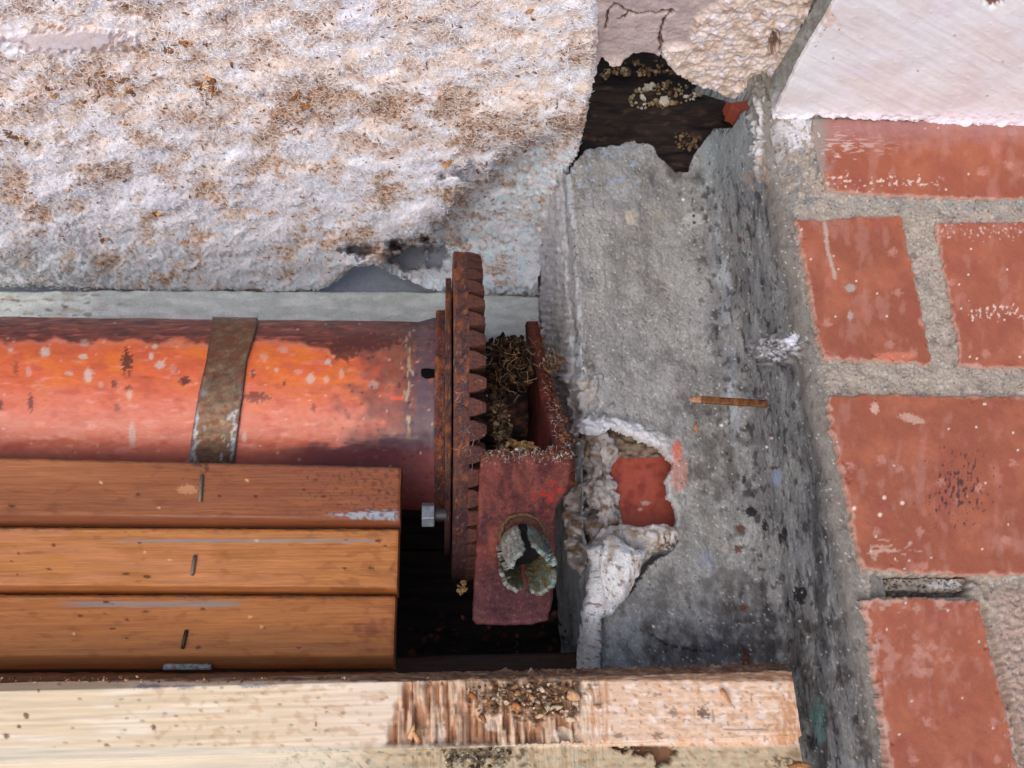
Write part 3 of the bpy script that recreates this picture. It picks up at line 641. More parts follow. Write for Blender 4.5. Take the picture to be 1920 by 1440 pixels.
# ================================================================== BACK WALL of the recess
xw0, xw1 = Qd(-420., 500., DW)[0], Qd(1085., 500., DW)[0]
def bw_c(X, Y, A, B, s):
    c = mix(np.ones(X.shape+(3,))*C(192, 198, 194), C(212, 217, 214), ss(-.3, .5, fb(X/60, Y/16, 4, 4)))
    c = mix(c, C(176, 160, 136), ss(.2, .6, fb(X/35, Y/9, 3, 6))*ss(300, 100, X)*.8)
    c = mix(c, C(96, 86, 74), ss(.4, .6, fb(X/22, Y/9, 3, 8))*ss(340, 100, X)*.7)
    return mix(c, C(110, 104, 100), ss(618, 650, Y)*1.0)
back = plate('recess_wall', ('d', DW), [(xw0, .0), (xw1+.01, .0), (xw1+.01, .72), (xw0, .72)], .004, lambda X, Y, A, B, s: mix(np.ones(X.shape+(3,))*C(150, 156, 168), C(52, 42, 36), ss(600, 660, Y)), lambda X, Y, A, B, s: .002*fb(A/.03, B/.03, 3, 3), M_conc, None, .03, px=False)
tag(back, kind='structure')
ledge = plate('concrete_ledge', ('d', DW-.035), [(-420, 547), (300, 543), (830, 546), (1012, 556), (1012, 660), (-420, 660)], .0016, bw_c,
      lambda X, Y, A, B, s: .0015*fb(A/.03, B/.02, 4, 3), M_conc, None, .04, (.0012, .02), .004)
tag(ledge, 'pale grey concrete ledge between the wool and the orange roller', 'ledge')
# dark boards lining the pit under the roller
lining = thing('pit_lining', 'dark stained boards lining the shadowy pit under the gear', 'lining', Qd(900., 1250., .9))
z0 = Qd(900., 1300., .90)[2]
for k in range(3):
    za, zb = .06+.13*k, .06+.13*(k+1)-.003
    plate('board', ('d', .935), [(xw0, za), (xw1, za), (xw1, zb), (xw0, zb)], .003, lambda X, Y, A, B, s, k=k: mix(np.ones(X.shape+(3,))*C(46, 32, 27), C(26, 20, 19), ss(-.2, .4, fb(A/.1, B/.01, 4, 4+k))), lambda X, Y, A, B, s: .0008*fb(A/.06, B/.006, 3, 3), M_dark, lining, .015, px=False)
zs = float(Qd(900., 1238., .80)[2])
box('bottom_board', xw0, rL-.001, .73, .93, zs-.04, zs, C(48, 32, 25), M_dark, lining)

# ================================================================== WOOL
WU = float(Qd(500., 541., DW-.035)[2])
wpoly = [(-340, -190), (1118, -190), (1124, 60), (1117, 150), (1106, 205), (1084, 292), (1044, 370), (1026, 450), (1006, 530), (1008, 552), (930, 552), (860, 540), (800, 532), (745, 508), (700, 488), (660, 490), (640, 512), (600, 536), (520, 541), (400, 540), (200, 536), (-60, 528), (-340, 524)]
plw = np.array([(a_, b_+(15 if b_ > 480 else 0)) for a_, b_ in wpoly], float)
X, Y = np.meshgrid(np.arange(-350, 1132, 2.1), np.arange(-200, 580, 2.1))
s = sdp(X, Y, plw)+3*fb(X/20, Y/12, 4, 99)+2.0*fb(X/6, Y/6, 2, 98)
ok = s > -2; keep = ok[:-1, :-1] & ok[1:, :-1] & ok[:-1, 1:] & ok[1:, 1:]
gy, gx = np.gradient(s, 2.1); gl = gx*gx+gy*gy+1e-6; mv = np.clip(np.where(s < 0, -s/gl, 0), 0, 2.5)
X = X+mv*gx; Y = Y+mv*gy; s = np.maximum(s, 0)
P = Qu(X, Y, WU)
warp = 30*fb(X/90, Y/70, 4, 5)
lowpoly = [(1100, 240), (1010, 262), (930, 305), (872, 372), (835, 420), (765, 470), (720, 520), (760, 600), (1200, 600), (1200, 240)]
dlow = sdp(X+warp*.7, Y+warp*.7, lowpoly)
low = ss(-22, 46, dlow)
edge_ = np.exp(-((dlow-4)/24)**2)*ss(1100, 1040, X)
hole = ss(0, .8, 1+.5*fb(X/30, Y/22, 4, 8)-np.hypot((X-775)/66, (Y-476)/34))
hole2 = ss(0, .8, 1+.5*fb(X/28, Y/20, 4, 9)-np.hypot((X-672)/36, (Y-466)/18))
hole3 = ss(0, .8, 1+.5*fb(X/28, Y/20, 4, 10)-np.hypot((X-890)/60, (Y-325)/24))
wx, wy = X+14*fb(X/45, Y/45, 3, 201), Y+10*fb(X/45, Y/45, 3, 202)
tuft = np.abs(fb(wx/42, wy/30, 3, 203))*2.4; tuft2 = np.abs(fb(wx/17, wy/13, 2, 204))*2
amp = .35+.65*ss(60, 380, Y)
smooth_patch = ell(X, Y, 130, 75, 130, 24, jag=.5, s=3)
rough_ = .0062*fb(wx/120, wy/62, 3, 11)+amp*(.0026*fb(wx/70, wy/40, 3, 12)+.0012*fb(wx/24, wy/15, 3, 212)+.0004*tuft+.0012*tuft2*(.3+.7*low+.5*ss(330, 480, Y))+.0004*fb(wx/7, wy/5.5, 3, 14)+.0022*low*tuft2)
lumps = rough_*(1-.8*smooth_patch)+.005*smooth_patch
base_k = .15*low*ss(548, 450, Y)*(.35+.65*ss(1100, 960, X))+.035*edge_*ss(540, 500, Y)+.15*hole+.08*hole2+.06*hole3
Nv = _n((0, -.55, -.83))
P = P*(1+base_k)[..., None]
P = P+lumps[..., None]*Nv
P[..., 2] += .006*ss(14, 0, s)
conc = ss(.5, -.5, (lumps-.0062*fb(wx/120, wy/62, 3, 11))/(.0034*amp))
# colour
band = .9*ss(.55, 0, np.abs((Y-(165+.06*X))/120))+.55*ss(.5, 0, np.abs((Y-345)/130))*ss(700, 300, X)+.7*ss(.9, .2, np.hypot((X-960)/170, (Y-255)/70))+.5*ss(1, .3, np.hypot((X-640)/330, (Y-200)/80))
dens = np.clip(.62*band+.75*fb(X/120, Y/70, 4, 21)+.22+.35*(conc-.5), 0, 1.3)
r1 = math.radians(24); xa, ya = X*math.cos(r1)+Y*math.sin(r1), -X*math.sin(r1)+Y*math.cos(r1)
f0 = fb(wx/75, wy/42, 4, 27); f1 = fb((xa+.3*wx)/13, (ya+.3*wy)/6.5, 5, 23, .6); f2 = fb(X/24, Y/14, 4, 24); f3 = fb(xa/6.5, ya/3.4, 3, 25)
dn = f0+.75*dens-.26
c = np.ones(X.shape+(3,))*C(236, 216, 200)
c = mix(c, C(242, 239, 240), ss(-.35, .35, fb(X/52, Y/26, 4, 33)))
c = mix(c, C(214, 220, 234), ss(170, 400, Y+60*fb(X/120, Y/60, 3, 3))*.75)  # bluish sky light painted into the lower wool
c = mix(c, C(212, 231, 242), np.clip(low*.9+.5*ss(400, 500, Y), 0, 1)*ss(-.4, .3, fb(X/22, Y/14, 3, 34)))  # more of the blue light tint, strongest in the low fold
nsp = 1-smooth_patch
c = mix(c, C(216, 188, 166), ss(-.25, .6, dn+.5*f2)*.66*nsp*(1-.5*low))
c = mix(c, C(182, 142, 108), ss(.10, .62, .75*dn+.55*f2+.35*f1)*.60*nsp*(1-.4*low))
c = mix(c, C(160, 116, 80), ss(.36, .56, f1+.45*dn)*.82*nsp)
c = mix(c, C(118, 82, 58), ss(.50, .66, .5*f1+.6*f3+.36*dn)*.80*nsp)
c = mix(c, C(242, 240, 246), ss(.30, .6, f2-.5*dn)*.6*nsp)
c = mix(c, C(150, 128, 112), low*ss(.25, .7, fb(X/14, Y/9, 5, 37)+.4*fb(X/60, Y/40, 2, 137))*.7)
c = mix(c, C(240, 238, 246), ell(X, Y, 668, 22, 40, 36, jag=.4, s=4)*.9)
c = mix(c, C(222, 206, 204), smooth_patch*.8)
c = mix(c, C(168, 128, 96), ss(0, .7, hole*(1-hole)*3+.4*fb(X/14, Y/10, 3, 7)-.2)*.5)
c = mix(c, C(150, 108, 76), ss(0, .6, fb(X/20, Y/12, 4, 42)*1.3+.35-np.abs(dlow+2)/26)*ss(1060, 980, X)*ss(480, 430, Y)*.8)  # shade of the crease painted brown along the fold
c = mix(c, C(140, 118, 102), np.clip(hole2*1.2+hole3*.5, 0, 1)*ss(-.3, .3, fb(X/12, Y/8, 3, 43))*.6)  # smaller hollows darkened, their shade painted as brown
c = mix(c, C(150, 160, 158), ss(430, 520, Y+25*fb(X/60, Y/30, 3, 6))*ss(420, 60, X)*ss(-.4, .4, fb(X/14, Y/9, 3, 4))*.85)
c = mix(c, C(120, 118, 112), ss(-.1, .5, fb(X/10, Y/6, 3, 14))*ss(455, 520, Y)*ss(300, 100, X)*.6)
c = mix(c, C(104, 84, 70), np.clip(1.2*hole*ss(-.4, .3, fb(X/12, Y/9, 3, 71)), 0, 1)*.8)  # shade of the big hollow painted in as dark brown
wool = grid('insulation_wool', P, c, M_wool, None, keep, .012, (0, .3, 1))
tag(wool, 'matted white insulation wool flecked with brown shavings above the roller', 'insulation')
woolP, woolD = P.copy(), dens.copy(); wX, wY, wS = X, Y, s
# curled brown shavings stuck in the wool
def shavings(name, n, label, size=(.0011, .0052)):
    Vs, Fs, Cs = [], [], []; k = 0; nu = 5
    hot = fb(wX/60, wY/30, 3, 61)
    iy = RS.randint(4, woolP.shape[0]-8, 60000); ix = RS.randint(4, woolP.shape[1]-4, 60000)
    for a_, b_ in zip(iy, ix):
        if k >= n: break
        if wS[a_, b_] < 6: continue
        if RS.rand() > .08+1.0*max(0, woolD[a_, b_]-.35)*max(0, .5+hot[a_, b_]): continue
        if abs(wX[a_, b_]-130) < 140 and abs(wY[a_, b_]-75) < 34: continue
        L = size[0]+(size[1]*1.35-size[0])*RS.rand()**3.5; wd = L*RS.uniform(.10, .38)
        ang = RS.normal(.45, 1.0); dirv = np.array((math.cos(ang), -math.sin(ang)*1.2, RS.normal()*.3)); dirv /= np.linalg.norm(dirv)
        up = _n((RS.normal()*.3, -.6+RS.normal()*.3, -.8)); sd = _n(np.cross(dirv, up))
        t = np.linspace(-1, 1, nu); bend = RS.uniform(.1, .8)*L*.5; tw = RS.normal()*.9
        cen = woolP[a_, b_]+up*.0006+t[:, None]*dirv*L*.5+up*((1-t*t)*bend)[:, None]
        wv = wd*(1-.75*np.abs(t)**2)
        s_ = np.cos(tw*t)[:, None]*sd+np.sin(tw*t)[:, None]*up
        v = np.concatenate([cen-s_*wv[:, None]*.5, cen+s_*wv[:, None]*.5])
        i0 = np.arange(nu-1); f = np.stack([i0, i0+1, i0+1+nu, i0+nu], 1)
        pal = ((176, 128, 84), (140, 92, 60), (202, 164, 120), (110, 72, 50))[RS.choice(4, p=[.35, .35, .15, .15])]
        Vs.append(v); Fs.append(f+k*2*nu); Cs.append(np.ones_like(v)*C(*pal)*RS.uniform(.8, 1.15)); k += 1
    o = finish_mesh(name, np.concatenate(Vs), np.concatenate(Fs), M_fleck, np.concatenate(Cs), True)
    tag(o, label, 'shavings', kind='stuff')
    sm = o.modifiers.new('thick', 'SOLIDIFY'); sm.thickness = .0003
shavings('wood_shavings', 5200, 'brown curled shavings and fibres caught in the white wool')
# short white fibres standing out of the wool
def fuzz(n):
    iy = RS.randint(6, woolP.shape[0]-10, n*2); ix = RS.randint(6, woolP.shape[1]-6, n*2)
    ok_ = (wS[iy, ix] > 4) & ~((np.abs(wX[iy, ix]-130) < 130) & (np.abs(wY[iy, ix]-75) < 28)); iy, ix = iy[ok_][:n], ix[ok_][:n]; n = len(iy)
    p = woolP[iy, ix]; L = RS.uniform(.0022, .0090, n)
    ang = RS.uniform(0, 2*math.pi, n); dv = np.stack([np.cos(ang), np.sin(ang)*.7, RS.normal(size=n)*.25], -1); dv /= np.linalg.norm(dv, axis=1)[:, None]
    up = np.array((0, -.55, -.83))+RS.normal(size=(n, 3))*.25; t = np.linspace(-1, 1, 5)
    bend = RS.uniform(.1, .5, n)*L; side = np.cross(dv, up); side /= np.linalg.norm(side, axis=1)[:, None]
    curl = RS.normal(size=n)*L*.3
    cen = p[:, None]+up[:, None]*.0004+t[None, :, None]*dv[:, None]*L[:, None, None]*.5+((1-t*t)[None, :, None])*(up*bend[:, None])[:, None]+((1-t*t)[None, :, None])*(side*curl[:, None])[:, None]
    wv = (.00028*(1-.6*t*t))[None, :, None]*side[:, None]
    V = np.concatenate([cen-wv, cen+wv], 1).reshape(-1, 3); i0 = np.arange(4); f = np.stack([i0, i0+1, i0+6, i0+5], 1)
    Fq = (f[None]+np.arange(n)[:, None, None]*10).reshape(-1, 4)
    c_ = np.repeat(mix(np.repeat(woolC[iy, ix][:, None], 1, 1)[:, 0], C(250, 246, 242), np.full(n, .45)), 10, 0)
    o = finish_mesh('wool_fibres', V, Fq, M_fleck2, c_, True)
    tag(o, 'fine white fibres fluffing out of the insulation wool surface', 'fibres', kind='stuff')
woolC = c.copy() if c.shape == woolP.shape else None
fuzz(48000)
# a few larger dry husks
husk_px = [(20, 255), (45, 262), (215, 150), (235, 168), (350, 78), (372, 160), (392, 168), (405, 150), (560, 178), (575, 196), (548, 245), (838, 305), (905, 318), (930, 306), (190, 448), (290, 398), (505, 402), (330, 92), (770, 240), (95, 168)]
pts_, sz_, cl_ = [], [], []
for hx, hy in husk_px:
    for q_ in range(5):
        a_ = np.argmin((wX-hx-RS.normal()*9)**2+(wY-hy-RS.normal()*5)**2); p_ = woolP.reshape(-1, 3)[a_]
        pts_.append(p_+np.array((0, -.001, -.0012))); sz_.append(RS.uniform(.0022, .0052)); cl_.append(C(*((186, 140, 92), (160, 108, 64), (206, 168, 124), (122, 84, 56))[RS.randint(4)]))
crumbs('husks', pts_, sz_, cl_, M_fleck, .18, None, 'larger dry tan husks clinging to the wool in scattered tufts', 'husks')
# ================================================================== ROLLER with gear
L0 = math.radians(20.8); DC = .78; Ldist = DC/math.cos(L0); UC = DC*math.tan(L0)
RG, RT, RB, RC = Ldist*math.sin(math.radians(11.6)), Ldist*math.sin(math.radians(6.65)), Ldist*math.sin(math.radians(9.75)), Ldist*math.sin(math.radians(7.5))
def rx(px, py, d): return float(Qd(float(px), float(py), d)[0])
roller = thing('winding_roller', 'orange painted winding roller with rusty toothed gear wheel at its end', 'roller', (rx(400, 740, DC), DC, UC-RT))
def lathe(name, prof, na, colf, m, parent, hf=None, a0=0, a1=360, smooth=True):
    """prof: (r, radius) pairs turned about the roller axis."""
    prof = np.array(prof, float); ang = np.radians(np.linspace(a0, a1, na, endpoint=(a1-a0) < 360))
    Ag, R_ = np.meshgrid(ang, prof[:, 1], indexing='ij'); X_ = np.broadcast_to(prof[:, 0], Ag.shape)
    P = np.stack([X_, DC-np.cos(Ag)*R_, UC+np.sin(Ag)*R_], -1)
    dn = np.stack([0*Ag, -np.cos(Ag), np.sin(Ag)], -1)
    X, Y = proj(P)
    if hf is not None: P = P+dn*hf(X, Y, X_, Ag)[..., None]
    c = colf(X, Y, X_, Ag) if callable(colf) else np.ones(P.shape)*colf
    return grid(name, P, c, m, parent, wrap=(a1-a0) >= 360)
rt0, rt1 = rx(-400, 740, DC-RT), rx(822, 740, DC-RT)
def tube_c(X, Y, xr, a):
    dg = np.degrees(a); dg = np.where(dg > 180, dg-360, dg)      # 0 faces the opening, + upwards
    xx = xr*3000
    c = np.ones(X.shape+(3,))*C(212, 100, 56)
    c = mix(c, C(220, 112, 48), ss(.0, .5, fb(xx/120, dg/14, 3, 4)+.4*ss(380, 520, X)))
    c = mix(c, C(206, 118, 98), ss(690, 790, Y+22*fb(X/90, Y/30, 3, 5))*.75)  # pinkish sky sheen painted over the lower half of the tube
    c = mix(c, C(188, 84, 56), ss(.1, .6, fb(X/60, Y/24, 4, 6))*.6)
    c = mix(c, C(232, 150, 130), ss(.35, .7, fb(X/50, Y/14, 4, 9))*.45)
    # maroon grime along the top
    top = ss(-4, 5, (640+10*fb(X/40, Y/30, 3, 7)+ss(560, 650, X)*24-ss(650, 740, X)*14-ss(330, 240, X)*0)-Y)
    topc = mix(mix(np.ones(X.shape+(3,))*C(118, 56, 44), C(86, 40, 36), ss(-.2, .4, fb(X/50, Y/7, 4, 8))), C(160, 88, 70), ss(.3, .6, fb(X/40, Y/5, 3, 18)))
    c = mix(c, topc, top)
    c = mix(c, C(205, 128, 110), ss(9, 0, np.abs(Y-(644+10*fb(X/40, Y/30, 3, 7)+ss(560, 650, X)*24-ss(650, 740, X)*14)))*.4)
    # purple dark burn towards the gear
    br = ss(0, .5, fb(X/60, Y/24, 4, 10)*.6+(X-700)/130+.1*ss(700, 800, Y)) 
    bt = ss(0, .5, .4*fb(X/50, Y/14, 4, 11)+(Y-845+ (X-440)*.12)/32)*ss(430, 620, X)
    c = mix(c, C(100, 60, 58), ss(.1, .8, (X-590)/190+.45*fb(X/34, Y/26, 5, 110))*.75)
    c = mix(c, C(92, 68, 74), np.clip(ss(752, 785, X+24*fb(X/16, Y/26, 4, 13)), 0, 1))
    c = mix(c, C(70, 42, 54), bt*.9)
    c = mix(c, C(136, 92, 70), ss(0, .5, fb(X/12, Y/16, 4, 14)+.35-np.hypot((X-755)/38, (Y-665)/45)*.5)*.8)
    c = mix(c, C(176, 158, 128), ss(.15, .5, fb(X/7, Y/26, 4, 15)+.25-np.abs(X-766)/22)*ss(830, 790, Y)*.85)
    c = mix(c, C(62, 36, 34), ss(.2, .6, fb(X/14, Y/14, 4, 16)+.2)*ss(720, 800, X)*ss(700, 640, Y)*.8)
    c = mix(c, C(150, 84, 62), ss(.45, .7, fb(X/16, Y/12, 4, 17))*ss(600, 700, X)*.7)
    # darker towards the bottom of the tube
    c = mix(c, C(150, 74, 62), ss(828, 868, Y)*.5)
    # paint drips
    for (a_, b_, r1_, r2_, k) in ((85, 660, 14, 12, 0), (156, 668, 12, 7, 0), (165, 704, 11, 20, 0), (300, 684, 14, 11, 0), (290, 650, 8, 6, 0), (283, 668, 6, 9, 0), (54, 697, 8, 14, .4), (130, 700, 12, 6, .3), (158, 643, 12, 10, .5), (189, 722, 7, 9, .5), (615, 678, 8, 8, 0), (583, 710, 11, 14, .2), (612, 712, 8, 9, .3), (495, 668, 12, 10, .5), (532, 655, 11, 9, .5), (518, 693, 7, 6, .2), (560, 697, 12, 6, .5), (243, 740, 8, 14, .2), (248, 815, 10, 34, .3), (325, 690, 9, 14, .6), (20, 656, 7, 5, .1), (640, 700, 6, 14, .4), (700, 722, 14, 12, .5), (458, 820, 7, 13, .2)):
        c = mix(c, C(206, 184, 166), ell(X, Y, a_, b_, r1_*.9, r2_*.9, jag=.3, soft=.5, s=5)*(.85-k))
    for (a_, b_, r1_, r2_, k) in ((238, 678, 11, 26, 0), (346, 714, 12, 8, .0), (57, 756, 6, 16, .1), (478, 744, 30, 11, .2), (214, 720, 7, 7, .1), (240, 727, 9, 5, .2), (475, 700, 5, 10, .2), (588, 764, 5, 10, .3), (220, 763, 7, 9, .4), (533, 720, 4, 6, .2), (2, 760, 5, 10, .1), (30, 690, 6, 12, .4), (690, 640, 60, 16, 0), (645, 655, 30, 22, .1)):
        c = mix(c, C(84, 40, 34), ell(X, Y, a_, b_, r1_, r2_, jag=.6, s=6)*(.9-k))
    dd, vv = cell(X/15, Y/12, 15); c = mix(c, C(228, 190, 170), ss(.22, .1, dd)*(vv > .96)*.5); c = mix(c, C(70, 36, 28), ss(.24, .1, dd)*(vv < .10)*ss(560, 700, X)*.9)
    c = mix(c, C(224, 84, 52), ell(X, Y, 745, 747, 14, 4, s=3)*.9)
    return c
rs = np.arange(rt0, rt1-.022, .0013)
end = np.array([(rt1-.022+i*.0015, RT+.004*ss(0, 12, i)) for i in range(1, 15)])
lathe('tube', np.concatenate([np.stack([rs, np.full(len(rs), RT)], 1), end]), 420, tube_c, M_tube, roller,
      hf=lambda X, Y, xr, a: .0006*fb(xr/.05, a*3, 3, 4)+.0003*fb(xr/.008, a*12, 3, 5))
# slot in the tube end: a black plate painted for its dark inside
_th = np.linspace(0, 1, 400); _yy = proj(np.stack([_th*0+.05, DC-np.cos(_th)*RT, UC+np.sin(_th)*RT], -1))[1]; th0 = float(_th[np.argmin(np.abs(_yy-699))])
plate('slot', ((0, DC-(RT+.0052)*math.cos(th0), UC+(RT+.0052)*math.sin(th0)), (1, 0, 0), (0, math.sin(th0), math.cos(th0))), [(789, 692), (800, 690), (818, 691), (818, 707), (800, 708), (790, 703)], .0012, C(10, 8, 9), 0, M_crumb, roller, .003, (.0006, .004), .0005)
# steel strap wound round the tube
na = 150; ang = np.radians(np.linspace(-75, 130, na)); cu = np.linspace(0, 1, 34)
Ag, Cu = np.meshgrid(ang, cu, indexing='ij')
Rr = RT+.0022
Py = proj(np.stack([0*Ag, DC-np.cos(Ag)*Rr, UC+np.sin(Ag)*Rr], -1))[1]
lx = np.interp(Py, [560, 620, 640, 680, 740, 800, 860, 960], [402, 396, 392, 386, 372, 362, 354, 344]); rx_ = np.interp(Py, [560, 620, 640, 680, 740, 800, 860, 960], [488, 480, 474, 462, 455, 447, 439, 430])
pxs = lx+(rx_-lx)*Cu
dd_ = DC-np.cos(Ag)*Rr; xr = ray(pxs, Py); xr = xr[..., 0]*dd_/xr[..., 1]
back_ = np.abs(np.degrees(Ag)-20) > 62
mid = ray(410., 740.); 
P = np.stack([np.where(dd_ > 0, xr, 0), dd_, UC+np.sin(Ag)*Rr], -1)
X, Y = pxs, Py
c = mix(np.ones(X.shape+(3,))*C(104, 84, 64), C(130, 102, 78), ss(-.3, .4, fb(X/26, Y/14, 4, 5)))
c = mix(c, C(110, 60, 36), ss(.0, .5, fb(X/30, Y/10, 4, 6)+.2*ss(740, 690, Y))*.75)
c = mix(c, C(172, 178, 178), ss(0, .4, fb(X/12, Y/22, 4, 7)+.25+ss(760, 850, Y)*.2-np.minimum(Cu, 1-Cu)*2.6)*ss(720, 770, Y)*.85)
c = mix(c, C(70, 44, 34), ss(.05, .02, np.minimum(Cu, 1-Cu))*.6)
P = P+gn(P)*(.0004*fb(X/14, Y/14, 3, 6))[..., None]
o = grid('steel_strap', P+gn(P)*.0001, c, M_strap, roller, None, .002)
# discs and gear ring
def rust_c(s0=0, base=(94, 60, 50), d2=(70, 46, 46)):
    def f(X, Y, xr, a):
        dg = np.sin(a)*40
        c = mix(np.ones(X.shape+(3,))*C(*base), C(*d2), ss(-.2, .4, fb(X/18, Y/22, 4, 4+s0)))
        c = mix(c, C(150, 84, 46), ss(.1, .5, fb(X/14, Y/24, 4, 5+s0)+.35*ss(640, 480, Y))*.75)
        c = mix(c, C(96, 68, 74), ss(.15, .5, fb(X/12, Y/16, 4, 6+s0)+.15*ss(600, 700, Y)*ss(820, 720, Y))*.5)
        c = mix(c, C(60, 34, 38), ss(860, 980, Y+30*fb(X/20, Y/20, 3, 3))*.75)  # lower part darkened: shade of the pit painted over the rust
        c = mix(c, C(170, 130, 100), ss(.58, .7, fb(X/5, Y/4, 3, 7+s0))*.45)
        return c
    return f
g0, g1, g2 = rx(851, 760, DC-RG), rx(882, 760, DC-RG), rx(914, 760, DC-RG)
c0, c1, c2 = rx(818, 760, DC-RB), rx(834, 760, DC-RB), rx(847, 760, DC-RB)
def fine(pts, n=10):
    o = []
    for a_, b_ in zip(pts[:-1], pts[1:]):
        for i in range(n): o.append((a_[0]+(b_[0]-a_[0])*i/n, a_[1]+(b_[1]-a_[1])*i/n))
    return o+[pts[-1]]
rh = lambda X, Y, xr, a: .0007*fb(X/9, Y/9, 3, 8)+.0006*fb(a*30, xr*300, 3, 9)
lathe('flange_disc', fine([(c0-.002, .02), (c0-.002, RC-.002), (c0, RC), (c0+.006, RC), (c1, RC), (c1, .02)], 6), 260, rust_c(3, (106, 58, 44)), M_rust, roller, rh)
lathe('flange_disc', fine([(c1+.0002, .02), (c1+.0002, RB-.001), (c1+.001, RB), (c2-.001, RB), (c2, RB-.001), (c2, .02)], 6), 300, rust_c(5, (94, 60, 44)), M_rust, roller, rh)
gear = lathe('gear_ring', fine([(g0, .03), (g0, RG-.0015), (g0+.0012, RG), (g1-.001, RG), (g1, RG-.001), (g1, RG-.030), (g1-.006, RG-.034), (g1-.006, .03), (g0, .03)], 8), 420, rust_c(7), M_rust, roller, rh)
# teeth: wedge shaped, standing out sideways from the ring
NT = 52; pitch = 2*math.pi*RG/NT; la = g2-g1
bm = bmesh.new(); vs_ = []
for (ax, tw_, ro, ri) in ((-.001, .42, 0, -.030), (la*.25, .40, -.0002, -.029), (la*.55, .34, -.0010, -.027), (la*.94, .24, -.0022, -.025), (la, .19, -.0030, -.024)):
    vs_.append([bm.verts.new((ax, rr_, tt_*pitch*(1+rr_/RG))) for rr_, tt_ in ((ro, -tw_), (ro, tw_), (ri, tw_), (ri, -tw_))])
for a_, b_ in zip(vs_[:-1], vs_[1:]):
    for i in range(4): bm.faces.new((a_[i], a_[(i+1) % 4], b_[(i+1) % 4], b_[i]))
bm.faces.new(vs_[-1]); bm.faces.new(vs_[0][::-1])
bmesh.ops.recalc_face_normals(bm, faces=bm.faces[:])
bmesh.ops.bevel(bm, geom=[e for e in bm.edges if abs(e.verts[0].co.x-e.verts[1].co.x) > 1e-5], offset=.0008, segments=1, affect='EDGES')
tooth_mes = []
for q_ in range(6):
    b2m = bm.copy()
    for v in b2m.verts:
        if v.co.x > 1e-4: v.co += Vector((RS.uniform(-.0011, .0004)*(v.co.x/la), RS.uniform(-.0004, .0004), RS.uniform(-.0005, .0005)))
    tm = bpy.data.meshes.new('tooth'); b2m.to_mesh(tm); b2m.free()
    at = tm.color_attributes.new('Col', 'FLOAT_COLOR', 'POINT')
    for i, v in enumerate(tm.vertices):
        k1 = RS.rand(); at.data[i].color = (*((C(112, 64, 44)*k1+C(78, 52, 52)*(1-k1))*RS.uniform(.8, 1.15)), 1)
    tm.materials.append(M_rust); tooth_mes.append(tm)
bm.free()
ROOTL = BASE[roller.name]
for k in range(NT):
    a = 2*math.pi*(k+.35)/NT
    er = Vector((0, -math.cos(a), math.sin(a))); et = Vector((0, math.sin(a), math.cos(a)))
    pos = Vector((g1, DC, UC))+er*RG-Vector(ROOTL)
    m4 = Matrix(((1, er.x, et.x, pos.x), (0, er.y, et.y, pos.y), (0, er.z, et.z, pos.z), (0, 0, 0, 1)))
    o = bpy.data.objects.new('gear_tooth', tooth_mes[(k*5) % 6]); COL.objects.link(o); o.parent = roller
    o.matrix_local = m4 @ Matrix.Rotation(random.uniform(-.05, .05), 4, 'X') @ Matrix.Scale(random.uniform(.94, 1.05), 4, (0, 0, 1))
# axle out to the bracket
lathe('axle', fine([(g1-.006, .022), (g2+.05, .022), (g2+.05, .001)], 14), 60, rust_c(9, (60, 42, 40), (40, 30, 32)), M_rust, roller, rh)
lathe('hub', fine([(g1-.006, .05), (g1+.010, .048), (g1+.012, .02)], 8), 90, rust_c(9, (70, 46, 40), (44, 32, 32)), M_rust, roller, rh)

# bolt head on the disc
def prism(name, cen, axis, rad, ln, n, col, m, parent=None, bev=.0006, smooth=False):
    ax = Vector(axis).normalized(); qt = ax.to_track_quat('Z', 'Y').to_matrix()
    bm = bmesh.new(); bmesh.ops.create_cone(bm, cap_ends=True, segments=n, radius1=rad, radius2=rad, depth=ln)
    if bev: bmesh.ops.bevel(bm, geom=bm.edges[:], offset=bev, segments=1, affect='EDGES')
    bmesh.ops.triangulate(bm, faces=bm.faces[:])
    V = np.array([(qt@v.co)[:] for v in bm.verts])+np.array(cen); f = np.array([[v.index for v in q.verts] for q in bm.faces]); bm.free()
    return finish_mesh(name, V, f, m, np.ones_like(V)*col, smooth, parent)
pb = Qd(803., 965., DC-RB+.03)
prism('hex_bolt', pb+np.array((.0, 0, 0)), (1, 0, 0), .0105, .0105, 6, C(120, 122, 126), M_steel, roller)
prism('bolt_shank', pb+np.array((.009, 0, 0)), (1, 0, 0), .005, .014, 12, C(60, 58, 60), M_steel, roller)

